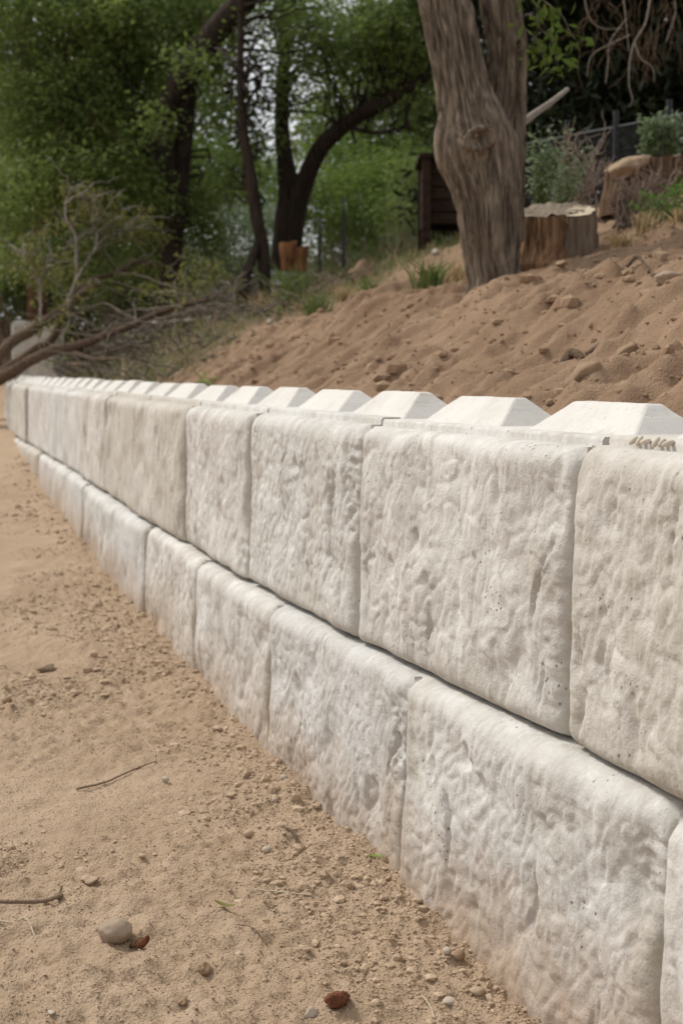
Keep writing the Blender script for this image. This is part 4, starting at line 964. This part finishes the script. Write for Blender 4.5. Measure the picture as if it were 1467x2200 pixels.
# ------------------------------------------------------------------ trees behind
tree('leaning_tree', 'dark tree leaning up to the right behind the brush pile', [([down(362, 655, 20), at(368, 560, 20), at(378, 450, 20), at(392, 340, 20.2), at(400, 250, 20.4), at(412, 100, 20.8), at(420, -150, 21)], [.16, .15, .14, .13, .12, .10, .07]),
     ([at(384, 440, 20.1), at(366, 350, 20), at(352, 290, 20), at(360, 230, 20), at(398, 160, 19.8), at(440, 100, 19.6), at(480, 50, 19.5), at(540, -20, 19.4), at(640, -160, 19.2)], [.08, .11, .13, .15, .17, .18, .17, .16, .11]), ([at(385, 430, 20), at(330, 330, 20.2), at(280, 180, 20.4), at(230, 0, 20.6)], [.09, .07, .05, .03])],
     [E(330, 40, 20.5, 1.0, .7), E(250, 180, 20.8, .9, .7), E(420, 60, 21.4, .8, .6), E(560, 30, 21, .9, .35), E(300, 330, 20.8, .7, .5), E(400, 470, 21.2, .7, .6), E(360, 560, 20.6, .5, .4), E(460, 380, 22, .4, .5), E(440, 220, 22, .35, .5), E(335, 250, 19.2, .35, .3), E(425, 130, 19, .4, .28)], LEAF, BARK_D, 301)
tree('elm_tree', 'broad leafy tree filling the upper left with foliage hanging down to the brush', [([down(80, 680, 26, 1), at(82, 540, 26), at(90, 440, 26), at(84, 300, 25), at(60, 120, 24), at(40, -120, 23)], [.20, .18, .17, .15, .13, .10]), ([at(88, 420, 25.8), at(140, 280, 21.2), at(180, 120, 21), at(200, -60, 21)], [.09, .08, .06, .04])],
     [E(60, 60, 20.8, 1.0, .7), E(170, 20, 20.6, .9, .6), E(60, 230, 20.3, .8, .6), E(170, 230, 20.2, .8, .6), E(110, 380, 19.6, .8, .5), E(230, 380, 19.6, .7, .5), E(20, 440, 19.8, .6, .5), E(300, 440, 19.6, .5, .4), E(150, 300, 22, 1.2, 1.2), E(40, 560, 21.5, .8, .45), E(210, 560, 22.5, .9, .5)], LEAF, BARK_R, 302)
tree('slender_tree', 'thin dark crooked tree left of the orange stumps', [([down(570, 585, 18.5), at(566, 540, 18.5), at(552, 470, 18.5), at(542, 400, 18.5), at(528, 310, 18.5), at(518, 220, 18.5), at(516, 120, 18.5), at(520, -80, 18.5)], [.085, .08, .085, .08, .06, .05, .045, .03]), ([down(520, 625, 18.3, .2), at(530, 590, 18.3), at(545, 550, 18.4), at(560, 510, 18.5)], [.075, .07, .06, .05])],
     [E(530, 340, 19, .35, .25), E(600, 330, 19.5, .4, .25), E(500, 400, 19.5, .35, .25), E(560, 90, 19.5, .6, .4), E(640, 40, 19.5, .6, .35), E(470, 150, 20, .25, .3), E(545, 225, 20.5, .4, .45), E(600, 190, 21, .3, .3), E(500, 260, 20, .25, .3)], LEAF, BARK_D, 303, density=90)
tree('curved_tree', 'thick dark tree whose long limb curves up to the right', [([down(615, 520, 21), at(618, 480, 21), at(622, 420, 21), at(612, 340, 21), at(605, 270, 21.2), at(608, 180, 21.4), at(612, 60, 21.6), at(600, -120, 21.8)], [.24, .20, .17, .12, .11, .10, .08, .06]), ([at(628, 520, 20.9), at(638, 450, 20.9), at(655, 390, 20.8), at(688, 320, 20.6), at(740, 268, 20.4), at(800, 232, 20.2), at(860, 200, 20), at(930, 150, 20), at(1000, 60, 20)], [.15, .15, .14, .125, .11, .095, .08, .06, .04]), ([at(740, 268, 20.4), at(800, 285, 20.2), at(870, 275, 20)], [.04, .025, .012])],
     [E(740, 90, 20.5, .9, .6), E(850, 70, 20.3, .8, .6), E(660, 60, 21.5, .7, .5), E(800, 190, 20.8, .7, .35), E(890, 170, 20, .4, .4), E(690, 190, 22, .45, .35), E(850, 300, 20.5, .5, .25), E(700, 240, 22.3, .3, .25), E(930, 20, 20.8, .7, .6)], LEAF, BARK_D, 304, density=130)
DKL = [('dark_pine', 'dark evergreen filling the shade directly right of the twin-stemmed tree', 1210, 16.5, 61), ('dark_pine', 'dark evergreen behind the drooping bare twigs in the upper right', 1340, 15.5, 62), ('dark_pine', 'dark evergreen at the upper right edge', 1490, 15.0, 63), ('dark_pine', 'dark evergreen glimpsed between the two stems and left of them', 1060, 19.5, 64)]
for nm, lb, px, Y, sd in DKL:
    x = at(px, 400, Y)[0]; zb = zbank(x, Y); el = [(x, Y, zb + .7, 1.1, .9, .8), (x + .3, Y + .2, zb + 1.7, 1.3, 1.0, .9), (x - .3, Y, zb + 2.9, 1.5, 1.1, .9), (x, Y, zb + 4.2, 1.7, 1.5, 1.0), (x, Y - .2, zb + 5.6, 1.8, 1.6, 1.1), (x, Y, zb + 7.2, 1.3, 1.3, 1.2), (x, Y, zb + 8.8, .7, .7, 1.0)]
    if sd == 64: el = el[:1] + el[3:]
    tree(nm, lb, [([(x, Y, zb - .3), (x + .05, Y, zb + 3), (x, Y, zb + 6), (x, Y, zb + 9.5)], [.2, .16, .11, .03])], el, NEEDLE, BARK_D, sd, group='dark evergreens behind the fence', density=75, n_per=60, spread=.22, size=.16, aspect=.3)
# drooping dead twigs upper right
dt = thing('dead_branch', 'drooping bare dead branch hanging in front of the dark evergreens', 'branch', tuple(at(1400, -40, 12.5))); mb = MB(); r = np.random.default_rng(15)
main = [[(1400, -60), (1395, 0), (1385, 50), (1362, 90), (1352, 130), (1350, 180), (1358, 215), (1350, 230)], [(1330, -60), (1340, 10), (1345, 60), (1350, 110)], [(1362, 90), (1375, 125), (1400, 145), (1405, 175)], [(1440, -50), (1450, 20), (1440, 60), (1430, 90)], [(1345, 40), (1310, 90), (1305, 140), (1300, 180)], [(1250, -50), (1262, 30), (1290, 60), (1340, 62)], [(1352, 75), (1310, 95), (1270, 120), (1260, 165)]]
for i, pts in enumerate(main):
    P = catmull([at(a, b, 12.5 + .1 * i) for a, b in pts], 24); tube(mb, P, np.linspace(.010 if i == 0 else .007, .003, 24), 6)
mb.build('stem', BRANCH_G, dt); mb = MB()
for i in range(70):
    a, b = r.uniform(1240, 1467), r.uniform(-40, 110); p = at(a, b, 12.7 + r.uniform(0, .5)); q = rpath(p, p + [r.normal(0, .12), r.normal(0, .1), -r.uniform(.1, .4)], 6, .15, r); tube(mb, q, np.linspace(.0035, .0018, 6), 4, False)
mb.build('twigs', BRANCH, dt)
# bright thicket beyond the crest, and farther woods
BB = [('thicket', 'bright green bush in the clearing, right of the taller steel post', [E(800, 430, 27, 1.0, .8), E(870, 400, 27.5, .9, .9)], LEAF_Y), ('thicket', 'bright green bush in the clearing behind the curved tree', [E(690, 430, 28, .8, .9), E(740, 370, 28.5, .8, .8)], LEAF_Y),
      ('thicket', 'green bush in the clearing just left of the dark bin', [E(860, 470, 24, .6, .45), E(900, 400, 25, .5, .8)], LEAF), ('thicket', 'pale silvery green bush between the brush pile and the thin dark tree', [E(500, 540, 22.5, .55, .7), E(450, 510, 22.5, .45, .5), E(560, 500, 23, .45, .5)], LEAF_S),
      ('thicket', 'light green bush glimpsed between the thin and the curved tree', [E(580, 430, 29, .7, .9), E(470, 380, 30, .8, .9), E(540, 400, 31, .9, 1.0)], LEAF_Y), ('thicket', 'dark hedge low behind the pale concrete blocks at the left edge', [E(20, 560, 27, 1.2, .9), E(110, 600, 27.5, 1.0, .8), E(-40, 480, 28, 1.0, .9)], LEAF_D), ('thicket', 'dark bushy growth low behind the fallen branches', [E(230, 590, 24, .9, .7), E(320, 600, 24.5, .8, .6), E(430, 560, 25, .7, .6)], LEAF_D), ('thicket', 'small olive bush on the far slope under the thin dark tree', [E(420, 610, 17.5, .5, .25), E(360, 640, 17, .4, .2)], LEAF_W)]
for i, (nm, lb, el, lm) in enumerate(BB): bush(nm, lb, el, lm, 400 + i, 'bushes beyond the crest', density=150, n_per=60, spread=.16, size=.08)
FT = [(-160, 30, 'far tree behind the upper left foliage at the left edge'), (120, 34, 'far tree directly behind the broad leafy tree'), (330, 33, 'far tree behind the leaning tree'), (640, 42, 'farthest small tree seen below the sky gaps'), (800, 38, 'far tree behind the bright bushes'), (980, 34, 'far tree behind the twin-stemmed tree'), (480, 45, 'far low tree seen under the sky gaps on the left')]
for i, (px, Y, lb) in enumerate(FT):
    x = at(px, 400, Y)[0]; zb = zbank(x, Y); low = px in (640, 480)
    el = [(x, Y, zb + 1.2, 2.0, 1.5, 1.2), (x - .6, Y, zb + 2.8, 1.8, 1.5, 1.1)] + ([] if low else [(x + .4, Y + .5, zb + 4.6, 2.2, 1.8, 1.3), (x, Y, zb + 6.6, 2.2, 1.8, 1.4), (x, Y, zb + 8.6, 1.7, 1.5, 1.2)])
    tree('woodland_tree', lb, [([(x, Y, zb - .4), (x + .1, Y, zb + 2), (x - .1, Y, zb + 5), (x, Y, zb + (3 if low else 9))], [.2, .17, .12, .04])], el, LEAF_D if i % 2 else LEAF, BARK_D, 500 + i, group='far trees of the wood', density=30, n_per=50, spread=.34, size=.17)
